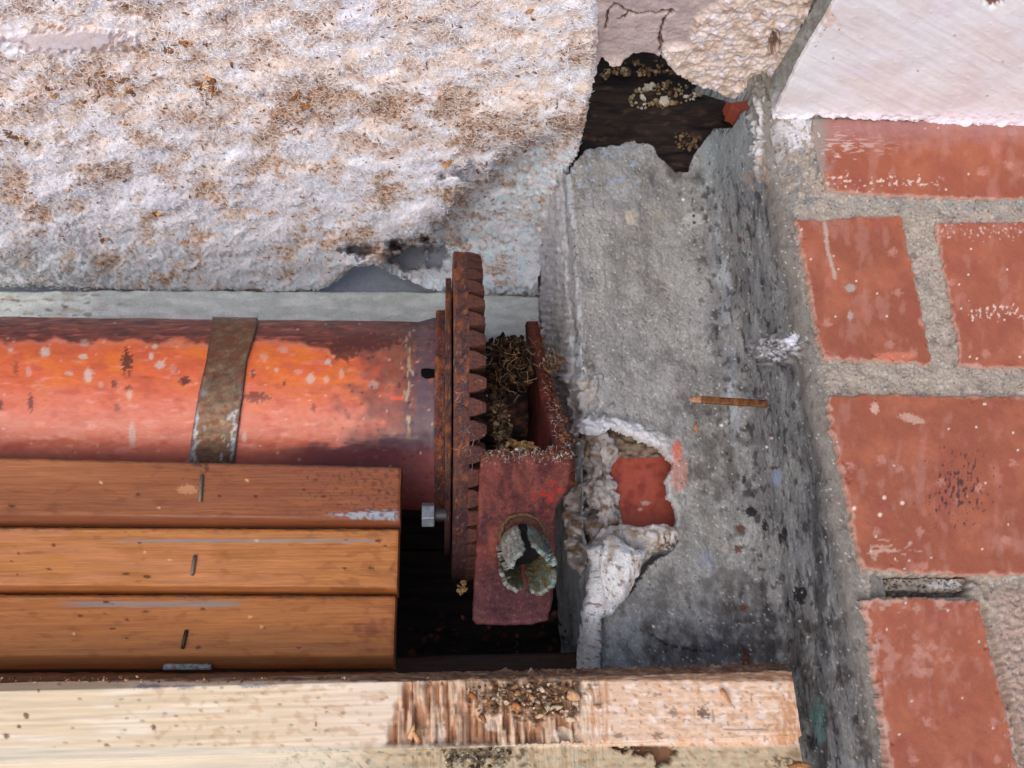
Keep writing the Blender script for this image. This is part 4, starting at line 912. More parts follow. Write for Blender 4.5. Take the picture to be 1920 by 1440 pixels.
# ================================================================== SHUTTER SLATS
DS = .664
slats = thing('roller_shutter', 'stack of varnished brown pine slats joined by steel links in front of the roller', 'shutter', Qd(380., 1260., DS))
def sl(px, py): return Qd(float(px), float(py), DS)
slat_def = [  # y of top at x=0 and x=745, flat bottom, bevel bottom, right end px
    (857, 874, 962, 974, 984, 990, 752, 0), (987, 991, 1096, 1101, 1110, 1114, 748, 1), (1113, 1116, 1228, 1230, 1252, 1252, 742, 2), (1259, 1258, 1345, 1345, 1360, 1360, 740, 3)]
for (ta, tb, fa, fb_, ba, bb, xe, k) in slat_def:
    uT = float(sl(745, tb)[2]); uF = float(sl(745, fb_)[2]); uB = float(sl(745, bb)[2]); uT0 = float(sl(0, ta)[2]); uF0 = float(sl(0, fa)[2]); uB0 = float(sl(0, ba)[2])
    r0 = float(sl(-400, ta)[0]); r1 = float(sl(xe, (tb+fb_)/2)[0])
    dd0 = DS+(.0 if k < 3 else .006)
    rr = np.arange(r0, r1, .0014); rr = np.r_[rr, r1-.0012, r1-.0004, r1]
    g = float(sl(745, 0)[0]-sl(0, 0)[0]); x0_ = float(sl(0, 900)[0])
    rows = []
    def P_(frac): # frac along profile: list of (u key, depth)
        return frac
    tt = np.clip((rr-x0_)/(float(sl(745, 900)[0])-x0_), -.6, 1.05)
    ut = uT0+(uT-uT0)*tt; uf = uF0+(uF-uF0)*tt; ub = uB0+(uB-uB0)*tt
    prof_ = [(0, 0, .014), (0, -.0, .004), (0, .0004, .0022), (0, .0012, .0008), (0, .0024, .0001)]
    plist = []
    for _, du, dy in prof_: plist.append((ut-du, np.full_like(rr, dy)))
    nF = 60
    for i in range(nF+1): plist.append((ut-.0030+(uf+.0008-(ut-.0030))*i/nF, rr*0))
    bev_d = .0105
    for i in range(1, 9): plist.append((uf+(ub-uf)*i/8, rr*0+.0004+bev_d*(i/8)))
    plist.append((ub, rr*0+.018)); 
    Uz = np.stack([p[0] for p in plist]); Dy = np.stack([p[1] for p in plist]); Rx = np.broadcast_to(rr, Uz.shape)
    er = np.clip(1-(r1-Rx)/.003, 0, 1); Dy = Dy+.003*(1-np.sqrt(np.clip(1-er*er, 0, 1)))
    P = np.stack([Rx, dd0+Dy, Uz], -1); X, Y = proj(P)
    Uw = Uz+.0022*fb(Rx/.10, Uz/.03, 3, 33+k)
    gr = fb(Rx/.22, Uw/.0013+k*7, 4, 3+k); gr2 = fb(Rx/.4, Uz/.0045, 3, 13+k)
    P = P+gn(P)*(.00012*gr+.0004*fb(Rx/.05, Uz/.02, 3, 5)-.0004*ss(.0016, 0, np.abs(Uz-ut))*ss(-.2, .4, fb(Rx/.01, Uz*0, 3, 4)))[..., None]
    base = (C(146, 88, 54), C(180, 116, 62), C(172, 107, 56), C(150, 84, 44))[k]
    c = np.ones(X.shape+(3,))*base
    c = mix(c, base*np.array((.80, .68, .58)), ss(-.1, .6, gr2)*.6)
    c = mix(c, base*np.array((.72, .58, .48)), ss(.05, .55, gr)*(.30+.30*ss(300, 700, X)))
    c = mix(c, base*np.array((.52, .40, .34)), ss(.10, .0, np.abs(fb(Rx/.35, Uw/.0040, 2, 43+k)))*.38)
    c = mix(c, base*np.array((.55, .44, .38)), ss(.25, .6, fb(X/40, Y/16, 5, 53+k)+.25*ss(500, 740, X))*.45)
    c = mix(c, base*np.array((1.18, 1.18, 1.12)), ss(.2, .7, fb(Rx/.12, Uz/.02, 3, 23+k))*.5)
    if k == 0: c = mix(c, C(134, 76, 50), ss(0, .6, fb(X/120, Y/40, 3, 4)+(X-380)/420)*.7); c = mix(c, C(176, 110, 66), ss(350, 60, X)*ss(940, 880, Y)*.6)
    if k == 1:
        c = mix(c, C(198, 130, 88), ss(700, 300, X)*ss(-.3, .3, fb(X/150, Y/30, 3, 3))*.5)
        c = mix(c, C(140, 128, 118), ss(4.5, 2.5, np.abs(Y-1014)+1.5*fb(X/30, Y/3, 3, 3))*ss(170, 300, X)*ss(730, 680, X)*.8)
        c = mix(c, C(40, 24, 20), ss(5, 2, np.abs(Y-1105)+2*fb(X/24, Y/4, 3, 3))*ss(612, 625, X)*ss(728, 716, X)*.9)
        c = mix(c, C(110, 56, 32), ss(0, .6, .6+fb(X/14, Y/14, 3, 3)-np.hypot((X-735)/18, (Y-1070)/16))*.6)
    if k == 2:
        c = mix(c, C(140, 126, 114), ss(6.5, 4, np.abs(Y-1133)+1.5*fb(X/30, Y/3, 3, 3))*ss(95, 160, X)*ss(460, 432, X)*.85)
        c = mix(c, C(116, 56, 34), ss(0, .8, .8+.7*fb(X/26, Y/22, 4, 3)-np.hypot((X-700)/60, (Y-1180)/40))*.65)
    if k == 0:
        c = mix(c, C(150, 160, 168), ss(0, .4, fb(X/14, Y/3, 3, 3)*.6+1-np.abs(Y-(966-(X-700)*-.01))/(3+7*ss(620, 715, X)))*ss(598, 650, X)*ss(752, 742, X)*.9)
        c = mix(c, C(100, 86, 74), ss(7, 0, Y-(857+X*.023)+4*fb(X/12, Y/6, 3, 7))*ss(250, 420, X)*.7)
        c = mix(c, C(196, 142, 100), ell(X, Y, 352, 918, 22, 10, s=4)*.6); c = mix(c, C(80, 48, 32), ss(0, .5, fb(X/8, Y/12, 3, 5)+.5-np.hypot((X-378)/20, (Y-875)/14)*.7)*.85)
        c = mix(c, C(92, 50, 34), ss(.35, .6, fb(X/8, Y/8, 3, 15)+.2*ss(560, 720, X))*ss(480, 640, X)*.7)
    for j in range(16):
        a_, b2 = RS.uniform(10, 735), RS.uniform(ta+15, fa-8); l_ = RS.uniform(2, 8)
        c = mix(c, C(66, 36, 24) if j % 6 else C(210, 170, 120), ell(X, Y, a_, b2, l_, RS.uniform(1.5, 4), s=j)*.8)
    c = mix(c, C(92, 72, 58), ss(.0045, .0006, ut-Uz+.003*fb(X/12, Y/5, 3, 63+k))*ss(-.2, .5, fb(X/30, Y/6, 4, 64+k)+.2*ss(300, 740, X))*.7)
    c = mix(c, base*np.array((.55, .40, .32)), ss(.0030, .0004, r1-Rx)*.8)
    c = mix(c, base*np.array((.62, .52, .46)), (Dy > .0007)*(Uz < (uF+uF0)/2+.003)*.7)  # underside bevel darkened, its shade painted into the wood colour
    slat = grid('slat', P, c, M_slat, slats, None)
    # end cap
    n_ = len(plist); V = P[:, -1, :]; V = np.concatenate([V, V*0+np.array([V[:, 0].mean(), dd0+.016, V[:, 2].mean()])[None, :]])
    f = np.array([[i, i+1, n_+i+1, n_+i] for i in range(n_-1)])
    finish_mesh('end_grain', V, f, M_slat, np.ones_like(V)*C(92, 52, 32), False, slat)
    if k == 0: tag(slat, 'darkest top slat with a bluish scrape at its right end')
# wire staples
def tube_mesh(name, pts, rad, col, m, parent=None, n=8, flat=1.0):
    pts = [np.array(p, float) for p in pts]; V = []; L_ = len(pts)
    for i, p in enumerate(pts):
        d = _n(pts[min(i+1, L_-1)]-pts[max(i-1, 0)]); a_ = _n(np.cross(d, (0.13, .9, .2))); b2 = np.cross(d, a_)
        r_ = rad[i] if hasattr(rad, '__len__') else rad
        for j in range(n):
            t = 2*math.pi*j/n; V.append(p+r_*(math.cos(t)*a_+flat*math.sin(t)*b2))
    f = [[i*n+j, i*n+(j+1) % n, (i+1)*n+(j+1) % n, (i+1)*n+j] for i in range(L_-1) for j in range(n)]
    V.append(pts[0]); V.append(pts[-1]); k = len(V)
    f += [[(j+1) % n, j, k-2, k-2] for j in range(n)]+[[(L_-1)*n+j, (L_-1)*n+(j+1) % n, k-1, k-1] for j in range(n)]
    bmf = [q if len(set(q)) == 4 else q for q in f]
    me_q = np.array(f); 
    V = np.array(V)
    tri = np.concatenate([me_q[:, [0, 1, 2]], me_q[:, [0, 2, 3]]]); tri = tri[(tri[:, 0] != tri[:, 2]) & (tri[:, 1] != tri[:, 2])]
    tri = tri[[len(set(t)) == 3 for t in tri]]
    return finish_mesh(name, V, tri, m, np.ones_like(V)*col if np.ndim(col) == 1 else col, True, parent)
for (xa, ya, xb, yb, lab) in ((379, 892, 376, 940, 'long wire staple in the top slat'), (366, 1044, 361, 1077, None), (350, 1184, 343, 1214, 'rust blackened staple in the third slat')):
    a3, b3 = sl(xa, ya), sl(xb, yb); off = np.array((0, -.0012, 0)); off2 = np.array((0, .004, 0))
    o = tube_mesh('staple', [a3+off2, a3+off*.6, a3*.6+b3*.4+off*1.2, a3*.3+b3*.7+off*.9, b3+off*.6, b3+off2], .0016, C(118, 108, 96) if lab != 'rust blackened staple in the third slat' else C(66, 54, 46), M_steel, slats)
    if lab: tag(o, lab)
# steel links glimpsed between the slats
for (x0_, x1_, y_) in ((350, 430, 988), (325, 402, 1114), (305, 396, 1252)):
    hh_ = 5 if y_ < 1200 else 8
    plate('steel_link', ('d', DS+.0105 if y_ < 1200 else DS+.004), [(x0_, y_-hh_), (x1_, y_-hh_), (x1_, y_+4), (x0_, y_+4)], .0012,
          lambda X, Y, A, B, s: mix(np.ones(X.shape+(3,))*C(140, 142, 138), C(120, 100, 76), ss(-.2, .4, fb(X/14, Y/8, 3, 4))), 0, M_strap, slats, .0015, (0, 1), .0004)

# ================================================================== BRACKET
DK = .600
br = thing('mounting_bracket', 'maroon painted steel bracket with crusted rusty edges holding the gear axle', 'bracket', Qd(965., 1168., DK))
def rustcrust(X, Y, e, s0):  # e in px from an edge
    return ss(0, .5, fb(X/9, Y/7, 4, s0)*.7+(15-e)/16)
def bk_c(X, Y, A, B, s):
    c = mix(np.ones(X.shape+(3,))*C(104, 52, 46), C(82, 40, 38), ss(-.3, .4, fb(X/40, Y/50, 4, 4)))
    c = mix(c, C(134, 72, 60), ss(.0, .6, fb(X/26, Y/60, 4, 5)+.2*ss(1000, 900, Y))*.55)
    c = mix(c, C(160, 46, 38), ss(0, .5, fb(X/16, Y/14, 4, 6)+.45-np.hypot((X-1030)/32, (Y-925)/30)*.7)*.9)
    c = mix(c, C(170, 48, 38), ss(0, .5, fb(X/10, Y/10, 4, 7)+.5-np.hypot((X-1010)/16, (Y-980)/18)*.7)*.9)
    c = mix(c, C(120, 48, 54), ss(0, .6, .6+.4*fb(X/16, Y/16, 3, 8)-np.hypot((X-925)/22, (Y-890)/28))*.6)
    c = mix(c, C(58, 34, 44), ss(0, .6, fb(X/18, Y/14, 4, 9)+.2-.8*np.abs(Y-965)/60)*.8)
    c = mix(c, C(60, 36, 42), ss(1020, 1110, Y+26*fb(X/30, Y/30, 3, 3))*.7)  # lower half of the plate darkened, shade painted into the colour
    e = Y-(848+0*X)
    c = mix(c, C(98, 62, 48), rustcrust(X, Y, e, 10)*.9); c = mix(c, C(186, 160, 140), ss(.45, .6, fb(X/5, Y/4, 3, 11))*ss(32, 10, e)*.8)
    c = mix(c, C(120, 74, 54), ss(.30, .6, fb(X/8, Y/9, 4, 12))*.45)
    c = mix(c, C(104, 76, 54), ss(0, .5, fb(X/8, Y/8, 3, 13)+.5-np.abs(np.hypot((X-980)/42, (Y-1000)/26)-1)*2.2)*ss(1040, 1010, Y)*.8)
    return c
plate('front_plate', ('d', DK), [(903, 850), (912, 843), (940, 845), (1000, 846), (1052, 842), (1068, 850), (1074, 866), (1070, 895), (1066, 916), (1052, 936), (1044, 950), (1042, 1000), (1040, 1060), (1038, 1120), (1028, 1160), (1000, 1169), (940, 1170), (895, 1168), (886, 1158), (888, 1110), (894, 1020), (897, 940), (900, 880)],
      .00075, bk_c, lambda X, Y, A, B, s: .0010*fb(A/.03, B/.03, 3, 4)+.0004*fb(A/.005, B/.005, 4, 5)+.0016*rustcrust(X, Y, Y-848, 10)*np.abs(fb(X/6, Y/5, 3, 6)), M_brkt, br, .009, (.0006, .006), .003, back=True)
# side flange: a triangular web running back and up from the right edge of the plate
rF = float(Qd(1046., 870., DK)[0])
def dz(px, py):
    q_ = Qr(float(px), float(py), rF); return (q_[1], q_[2])
def fl_c(X, Y, A, B, s):
    c = mix(np.ones(X.shape+(3,))*C(96, 42, 36), C(70, 34, 32), ss(-.3, .3, fb(X/14, Y/60, 4, 4)))
    c = mix(c, C(132, 62, 44), ss(.0, .5, fb(A/.01, B/.09, 4, 5))*.6)
    return c
top_ = dz(985, 606); cor = (DK+.004, float(Qd(1046., 850., DK)[2])); b1 = (DK+.004, float(Qd(1046., 905., DK)[2])); b2_ = (top_[0], top_[1]-.20)
flp = [(top_[0]+.004, top_[1]), (top_[0]-.004, top_[1]+.001)]
for px_, py_ in ((993, 640), (1002, 690), (1016, 750), (1030, 800)):
    flp.append(dz(px_, py_))
flp += [(cor[0]+.010, cor[1]), cor, (b1[0], b1[1]), (b1[0]+.05, b1[1]+.004), (top_[0]+.004, b1[1]+.05)]
# thickness direction is sideways
def flange():
    pa = np.array(flp); st = .0011; lo, hi = pa.min(0)-.004, pa.max(0)+.004
    A, B = np.meshgrid(np.arange(lo[0], hi[0], st), np.arange(lo[1], hi[1], st))
    s = sdp(A, B, pa)+.0006*fb(A/.008, B/.008, 3, 4); ok = s > -st*.95; keep = ok[:-1, :-1] & ok[1:, :-1] & ok[:-1, 1:] & ok[1:, 1:]
    gy, gx = np.gradient(s, st); gl = gx*gx+gy*gy+1e-6; mv = np.clip(np.where(s < 0, -s/gl, 0), 0, 1.2*st); A = A+mv*gx; B = B+mv*gy; s = np.maximum(s, 0)
    t = np.clip(1-s/.0025, 0, 1); hh = .0025*(1-np.sqrt(np.clip(1-t*t, 0, 1)))
    P = np.stack([rF+hh+.0006*fb(A/.01, B/.03, 3, 5), A, B], -1); X, Y = proj(P)
    return grid('side_flange', P, fl_c(X, Y, A, B, s), M_brkt, br, keep, .0115, (1, 0, 0), True, C(132, 70, 48))
flange()
# crust of rust scales and pale fibres along the flange edge and the plate top
pts, sz, cl = [], [], []
edge_px = [(1000, 606), (1010, 650), (1022, 700), (1038, 750), (1054, 800), (1064, 845)]
for i in range(520):
    t = RS.uniform(0, 5-1e-6); j = int(t); f_ = t-j; x_ = edge_px[j][0]*(1-f_)+edge_px[j+1][0]*f_; y_ = edge_px[j][1]*(1-f_)+edge_px[j+1][1]*f_
    dd = np.interp(y_, [606, 845], [top_[0], DK+.004])-.001
    pts.append(Qd(x_+RS.normal()*7, y_+RS.normal()*4, dd+RS.normal()*.0008)); sz.append(.0005+.0022*RS.rand()**3); cl.append(C(*((120, 66, 46), (150, 92, 62), (84, 50, 40), (196, 176, 160))[RS.choice(4, p=[.4, .25, .25, .1])]))
for i in range(260):
    pts.append(Qd(RS.uniform(905, 1068), 848+RS.normal()*5+3, DK-.0012)); sz.append(.0004+.0018*RS.rand()**3); cl.append(C(*((110, 66, 52), (140, 92, 70), (70, 46, 40), (200, 184, 170))[RS.choice(4, p=[.35, .25, .25, .15])]))
crumbs('rust_scale', pts, sz, cl, M_rust, .5, br)
def fibres(name, n, poly, d, L=(.004, .012), pal=((210, 200, 190),), rad=.00014, parent=None, label=None, cat=None, seedv=0):
    poly = np.array(poly, float); lo, hi = poly.min(0), poly.max(0); Vs, Fs, Cs = [], [], []; k = 0
    while k < n:
        x, y = RS.uniform(lo, hi)
        if sdp(np.array([x]), np.array([y]), poly)[0] < 0: continue
        p = Qd(x, y, d(x, y) if callable(d) else d); l_ = RS.uniform(*L); dv = _n(RS.normal(size=3)*(1, .45, 1)); bd = _n(RS.normal(size=3))*l_*RS.uniform(.1, .5)
        t = np.linspace(-1, 1, 6); cen = p+t[:, None]*dv*l_*.5+((1-t*t)[:, None])*bd-np.array((0, .0012, 0)); a_ = _n(np.cross(dv, (.3, 1, .2))); b2 = np.cross(dv, a_)
        v = np.concatenate([cen+rad*(math.cos(q)*a_+math.sin(q)*b2) for q in (0, 2.1, 4.2)]); i0 = np.arange(5)
        f = np.concatenate([np.stack([i0+6*q, i0+1+6*q, i0+1+6*((q+1) % 3), i0+6*((q+1) % 3)], 1) for q in range(3)])
        Vs.append(v); Fs.append(f+18*k); Cs.append(np.ones_like(v)*C(*pal[RS.randint(len(pal))])); k += 1
    o = finish_mesh(name, np.concatenate(Vs), np.concatenate(Fs), M_fleck, np.concatenate(Cs), True, parent)
    return tag(o, label, cat, kind='stuff')
fibres('fibre_fuzz', 150, [(1000, 640), (1015, 690), (1050, 780), (1075, 850), (1068, 866), (906, 862), (904, 842), (1046, 838), (1030, 780)], lambda x, y: float(np.interp(y, [606, 845], [top_[0], DK]))-.0015, (.002, .007), ((190, 176, 164), (150, 110, 84), (215, 206, 198)), .00013, br)
fibres('cobweb_threads', 46, [(850, 480), (912, 520), (916, 860), (852, 900)], lambda x, y: DC-RG-.002+.00000075*(y-760)**2, (.002, .008), ((205, 196, 188), (170, 150, 135)), .00010, roller)

# split brass bolt
bo = thing('split_bolt', 'corroded green brass bolt split open into bent tabs on the bracket', 'bolt', Qd(982., 1000., DK))
axd = _n((.05, -.74, -.67)); root_ = Qd(977., 1018., DK-.008); rb = .0158
ea_ = _n(np.cross(axd, (1, 0, 0)))
ex_ = np.cross(ea_, axd)
if ex_[0] < 0: ex_ = -ex_
ez_ = np.cross(axd, ex_); ez_ = ez_ if ez_[2] > 0 else -ez_
def tab(a0, a1, ln, spread, r0_=rb, curl=0, seed=0, cols=((120, 138, 134), (96, 92, 70))):
    na_, nl = 34, 44; A_, T_ = np.meshgrid(np.radians(np.linspace(a0, a1, na_)), np.linspace(0, 1, nl))
    s_ = np.minimum(A_-math.radians(a0), math.radians(a1)-A_); wob = .10*fb(A_*2, T_*3, 3, seed)
    ll = ln*(1-.18*ss(.35, 0, s_)+.06*vn(A_*5, T_*0, seed))
    R_ = r0_*(1+spread*T_**1.6+wob*.15)+.0004*fb(A_*6, T_*8, 3, seed+2)
    P = root_+R_[..., None]*(np.cos(A_)[..., None]*ex_+np.sin(A_)[..., None]*ez_)+(T_*ll)[..., None]*axd+(curl*T_**2)[..., None]*ez_
    c = mix(np.ones(P.shape)*C(*cols[0]), C(*cols[1]), ss(-.25, .35, fb(A_*5, T_*4, 4, seed+5)))
    c = mix(c, C(140, 152, 148), ss(.85, 1.1, T_+.25*fb(A_*9, T_*5, 3, seed+6))*.7); c = mix(c, C(104, 70, 44), ss(.25, 0, T_)*.7)  # pale tab rims are a painted highlight; brown at the root
    return grid('tab', P, c, M_brass, bo, None, .0034, None, True)
tab(101, 196, .034, -.16, seed=1, cols=((150, 150, 142), (116, 116, 108)))
tab(-10, 76, .036, .10, seed=2, cols=((100, 100, 86), (112, 132, 128)))
tab(200, 266, .036, .10, seed=3, cols=((104, 84, 52), (84, 82, 64)))
tab(280, 344, .040, .22, seed=4, cols=((104, 88, 58), (96, 108, 92)))
prism('bolt_dark_plug', root_+axd*.002, axd, rb*.97, .008, 24, C(26, 24, 26), M_crumb, bo)  # dark plug whose colour stands for the shade inside the split tube
ang = np.radians(np.linspace(0, 360, 60, endpoint=False)); ph = np.radians(np.linspace(0, 360, 14, endpoint=False))
Ag, Pg = np.meshgrid(ang, ph); Rr = rb+.0010+.0016*np.cos(Pg)+.0012*fb(Ag*3, Pg*0, 3, 4)
Pc = Qd(980., 1006., DK-.0005)+Rr[..., None]*(np.cos(Ag)[..., None]*np.array((1, 0, 0))+np.sin(Ag)[..., None]*np.array((0, 0, 1)))+(.0022*np.sin(Pg))[..., None]*np.array((0, -1, 0))
Pc = np.concatenate([Pc, Pc[:, :1]], 1); Pc = np.concatenate([Pc, Pc[:1]], 0)
grid('collar', Pc, C(112, 84, 58), M_rust, bo)

# ================================================================== NAIL in the reveal
rN = rA-.001; qn = Qr(1432., 757., rN); ln_ = None
qe = Qd(1292., 748., qn[1])
nail = thing('flat_nail', 'rusty flat cut nail sticking out sideways from the blackened cement', 'nail', qn)
dirn = _n(qe-qn); Ln = float(np.linalg.norm(qe-qn))
nt_, nc = 60, 4
T_ = np.linspace(-.15, 1, 80); hw = .0031; hd = .0016
upn = _n(np.cross(dirn, (0, 1, 0))); upn = upn if upn[2] > 0 else -upn; dpn = np.cross(dirn, upn)
ring = np.array([(1, -.8), (.8, -1), (-.8, -1), (-1, -.8), (-1, .8), (-.8, 1), (.8, 1), (1, .8)])
V = []; cc_ = []
for t in T_:
    s_ = 1 if t < .9 else 1-.6*((t-.9)/.1)**2
    for (a_, b2) in ring:
        j_ = .00035*float(vn(np.array([t*26.]), np.array([a_*2.+b2]), 4)[0])
        V.append(qn+dirn*t*Ln+upn*(a_*hw*s_+j_)+dpn*(b2*hd*s_+j_))
        w_ = .5+.8*float(fb(np.array([t*12.]), np.array([a_]), 3, 5)[0]); w_ = min(1, max(0, w_)); cl_ = C(150, 92, 42)*(1-w_)+C(92, 58, 34)*w_
        if t > .84: cl_ = C(204, 160, 118)*.7+cl_*.3
        cc_.append(cl_)
n8 = 8; f = [[i*n8+j, i*n8+(j+1) % n8, (i+1)*n8+(j+1) % n8, (i+1)*n8+j] for i in range(len(T_)-1) for j in range(n8)]
f.append([(len(T_)-1)*n8+j for j in (0, 1, 2, 3)]); f.append([(len(T_)-1)*n8+j for j in (3, 4, 7, 0)]); f.append([(len(T_)-1)*n8+j for j in (4, 5, 6, 7)])
finish_mesh('nail_shank', np.array(V), np.array(f), M_strap, np.array(cc_), True, nail)

# ================================================================== RAW TIMBER BOARD in front
DT = .615
tb = thing('timber_board', 'pale raw pine board with torn splintered middle across the bottom', 'board', Qd(750., 1440., DT))
xe = float(Qd(1497., 1340., DT)[0]); xs = float(Qd(-400., 1340., DT)[0])
uTop = float(Qd(750., 1277., DT)[2]); uMid = float(Qd(1100., 1394., DT)[2])
rr = np.arange(xs, xe+.0005, .00125)
pl_ = []
for i in range(15): pl_.append((uTop+.0062*(1-i/14), .013*(1-i/14)))              # sloped upper edge
nF = 56
for i in range(1, nF+1): pl_.append((uTop+(uMid-uTop)*i/nF, 0))
for i in range(1, 5): pl_.append((uMid-.0003*i, .006*i/4))
for i in range(1, 36): pl_.append((uMid-.0012-.042*i/35, .006-.0*i))
Uz = np.repeat(np.array([p[0] for p in pl_])[:, None], len(rr), 1); Dy = np.repeat(np.array([p[1] for p in pl_])[:, None], len(rr), 1); Rx = np.broadcast_to(rr, Uz.shape)
# board runs very slightly askew
P = np.stack([Rx, DT+Dy, Uz], -1)
P[..., 2] += -.002*ss(xe-.3, xe, Rx)*0
X, Y = proj(P)
face = (Y > 1272) & (Y < 1397)
torn = ss(-8, 10, sdp(X, Y, [(756, 1275), (1092, 1270), (1085, 1330), (1096, 1396), (722, 1398), (738, 1340)])+8*fb(X/14, Y/40, 3, 4))
pulp = ss(0, .45, fb(X/26, Y/18, 4, 5)*.8+1-np.hypot((X-1000)/105, (Y-1305)/48))*ss(1225, 1262, Y)
stripe = fb(X/5.5, Y/160, 3, 6); stripe2 = fb(X/12, Y/120, 3, 7)
strp = torn*(1-pulp*.8)*ss(1272, 1280, Y)*ss(1402, 1392, Y)
st2 = ss(0, .6, .5+fb(X/9, Y/90, 3, 8)-np.abs(X-1118)/40)*ss(1272, 1280, Y)*ss(1398, 1388, Y)
st3 = ss(-6, 4, sdp(X, Y, [(1475, 1272), (1502, 1270), (1502, 1400), (1442, 1398)])+5*fb(X/8, Y/30, 3, 9))*ss(1400, 1394, Y)
h = .0004*fb(Rx/.08, Uz/.003, 3, 3)
h = h-.0050*strp*ss(-.1, .12, stripe2)-.0040*strp*ss(0, .3, stripe)
h = h+pulp*(.0018+.0042*fb(X/12, Y/9, 4, 10)+.0016*fb(X/4, Y/4, 2, 11))
h = h-.0015*st2*np.abs(fb(X/5, Y/90, 3, 12))-.001*st3*np.abs(fb(X/4, Y/60, 3, 13))
h = h+.0008*fb(X/16, Y/12, 4, 14)*ss(1150, 1200, X)*(1-st3)
lowm = ss(1397, 1403, Y); mould = ss(0, .5, fb(X/22, Y/12, 4, 15)+.45-np.hypot((X-890)/75, (Y-1412)/34)*.55)
h = h+.004*mould*lowm*np.abs(fb(X/6, Y/6, 3, 16))
gap = ss(0, .5, fb(X/14, Y/10, 3, 17)*.8+1.0-np.hypot((X-1215)/58, (Y-1402)/12)*.9)*lowm
gap2 = ss(0, .4, fb(X/10, Y/10, 3, 18)*.5+1-np.hypot((X-1243)/22, (Y-1415)/22))*lowm
h = h+.0018*fb(X/9, Y/6, 3, 19)*ss(1268, 1250, Y)
P = P+gn(P)*h[..., None]; P[..., 1] += .010*np.maximum(gap, gap2)
c = np.ones(X.shape+(3,))*C(228, 204, 170)
grn = fb(Rx/.25, Uz/.0030, 4, 20)
c = mix(c, C(220, 192, 154), ss(-.1, .6, grn)*.35)
c = mix(c, C(238, 222, 200), ss(0, .6, fb(X/160, Y/24, 3, 21))*.6)
c = mix(c, C(232, 208, 190), ss(450, 700, X)*.5)
c = mix(c, C(196, 158, 122), ss(.25, .6, fb(X/26, Y/20, 4, 22)+.15*ss(250, 420, X))*ss(160, 300, X)*.5)
dd, vv = cell(X/20, Y/12, 23); c = mix(c, C(150, 110, 78), ss(.30, .12, dd+.08*fb(X/4, Y/4, 2, 5))*(vv > .90)*.6)
for (a_, b2, w2, h2) in ((50, 1342, 7, 6), (12, 1380, 6, 6), (103, 1402, 5, 4), (84, 1408, 4, 4), (200, 1397, 5, 4), (288, 1363, 5, 7), (72, 1295, 3, 3), (592, 1358, 3, 5), (35, 1362, 4, 4)): c = mix(c, C(110, 74, 50), ell(X, Y, a_, b2, w2, h2, jag=.4, s=6)*.85)
c = mix(c, C(150, 146, 148), ss(0, .4, fb(X/20, Y/5, 3, 24)*.6+.7-np.abs(Y-1287)/7)*(ell(X, Y, 280, 1288, 30, 10)+ell(X, Y, 345, 1290, 26, 6)+ell(X, Y, 475, 1284, 36, 6)).clip(0, 1)*.85)
# right part
rt = ss(1090, 1110, X)*(1-lowm)
c = mix(c, C(224, 186, 156), rt*.8); c = mix(c, C(234, 212, 196), rt*ss(0, .5, fb(X/24, Y/20, 4, 25))*.8); c = mix(c, C(214, 168, 130), rt*ss(.1, .6, fb(X/34, Y/24, 4, 26))*.6)
c = mix(c, C(150, 112, 88), rt*ss(.40, .6, fb(X/9, Y/12, 4, 27))*.7); c = mix(c, C(96, 78, 68), ell(X, Y, 1318, 1337, 14, 12, jag=.8, s=7)*.8)
c = mix(c, C(122, 110, 104), ss(1.8, .8, np.abs(Y-1368))*ss(1352, 1358, X)*ss(1444, 1438, X)*.8)
c = mix(c, C(130, 108, 90), (ell(X, Y, 1160, 1378, 9, 6, jag=.8, s=7)+ell(X, Y, 1232, 1378, 10, 6, jag=.8, s=8)+ell(X, Y, 1262, 1336, 8, 10, jag=.8, s=8)).clip(0, 1)*.7)
# torn stripes
sc_ = mix(mix(np.ones(X.shape+(3,))*C(216, 182, 152), C(182, 134, 102), ss(-.15, .25, stripe2)), C(144, 98, 72), ss(.15, .45, stripe+.2*stripe2)*.6)
c = mix(c, sc_, strp)
c = mix(c, C(192, 138, 100), st2*ss(-.2, .2, fb(X/5, Y/90, 3, 12))*.8); c = mix(c, C(196, 142, 104), st3*ss(-.4, .2, fb(X/4, Y/60, 3, 13))*.85)
c = mix(c, C(236, 214, 190), ell(X, Y, 1055, 1378, 24, 16, jag=.25, s=9)); c = mix(c, C(232, 208, 184), ell(X, Y, 825, 1375, 12, 26, jag=.3, s=9)*.9)
c = mix(c, C(228, 206, 186), ell(X, Y, 924, 1352, 20, 20, jag=.5, s=9)*.8)
pc = mix(mix(np.ones(X.shape+(3,))*C(150, 108, 78), C(112, 78, 56), ss(-.3, .3, fb(X/12, Y/9, 4, 10))), C(196, 160, 124), ss(.2, .5, fb(X/7, Y/4, 4, 28)))
c = mix(c, pc, pulp*ss(1400, 1390, Y)*.95)
# top edge: brown dust
te = ss(1280, 1274, Y+2.5*fb(X/20, Y/8, 3, 29))
c = mix(c, mix(mix(np.ones(X.shape+(3,))*C(136, 104, 82), C(104, 78, 62), ss(-.2, .4, fb(X/30, Y/5, 4, 30))), C(166, 140, 120), ss(.2, .6, fb(X/40, Y/4, 4, 31))), te)
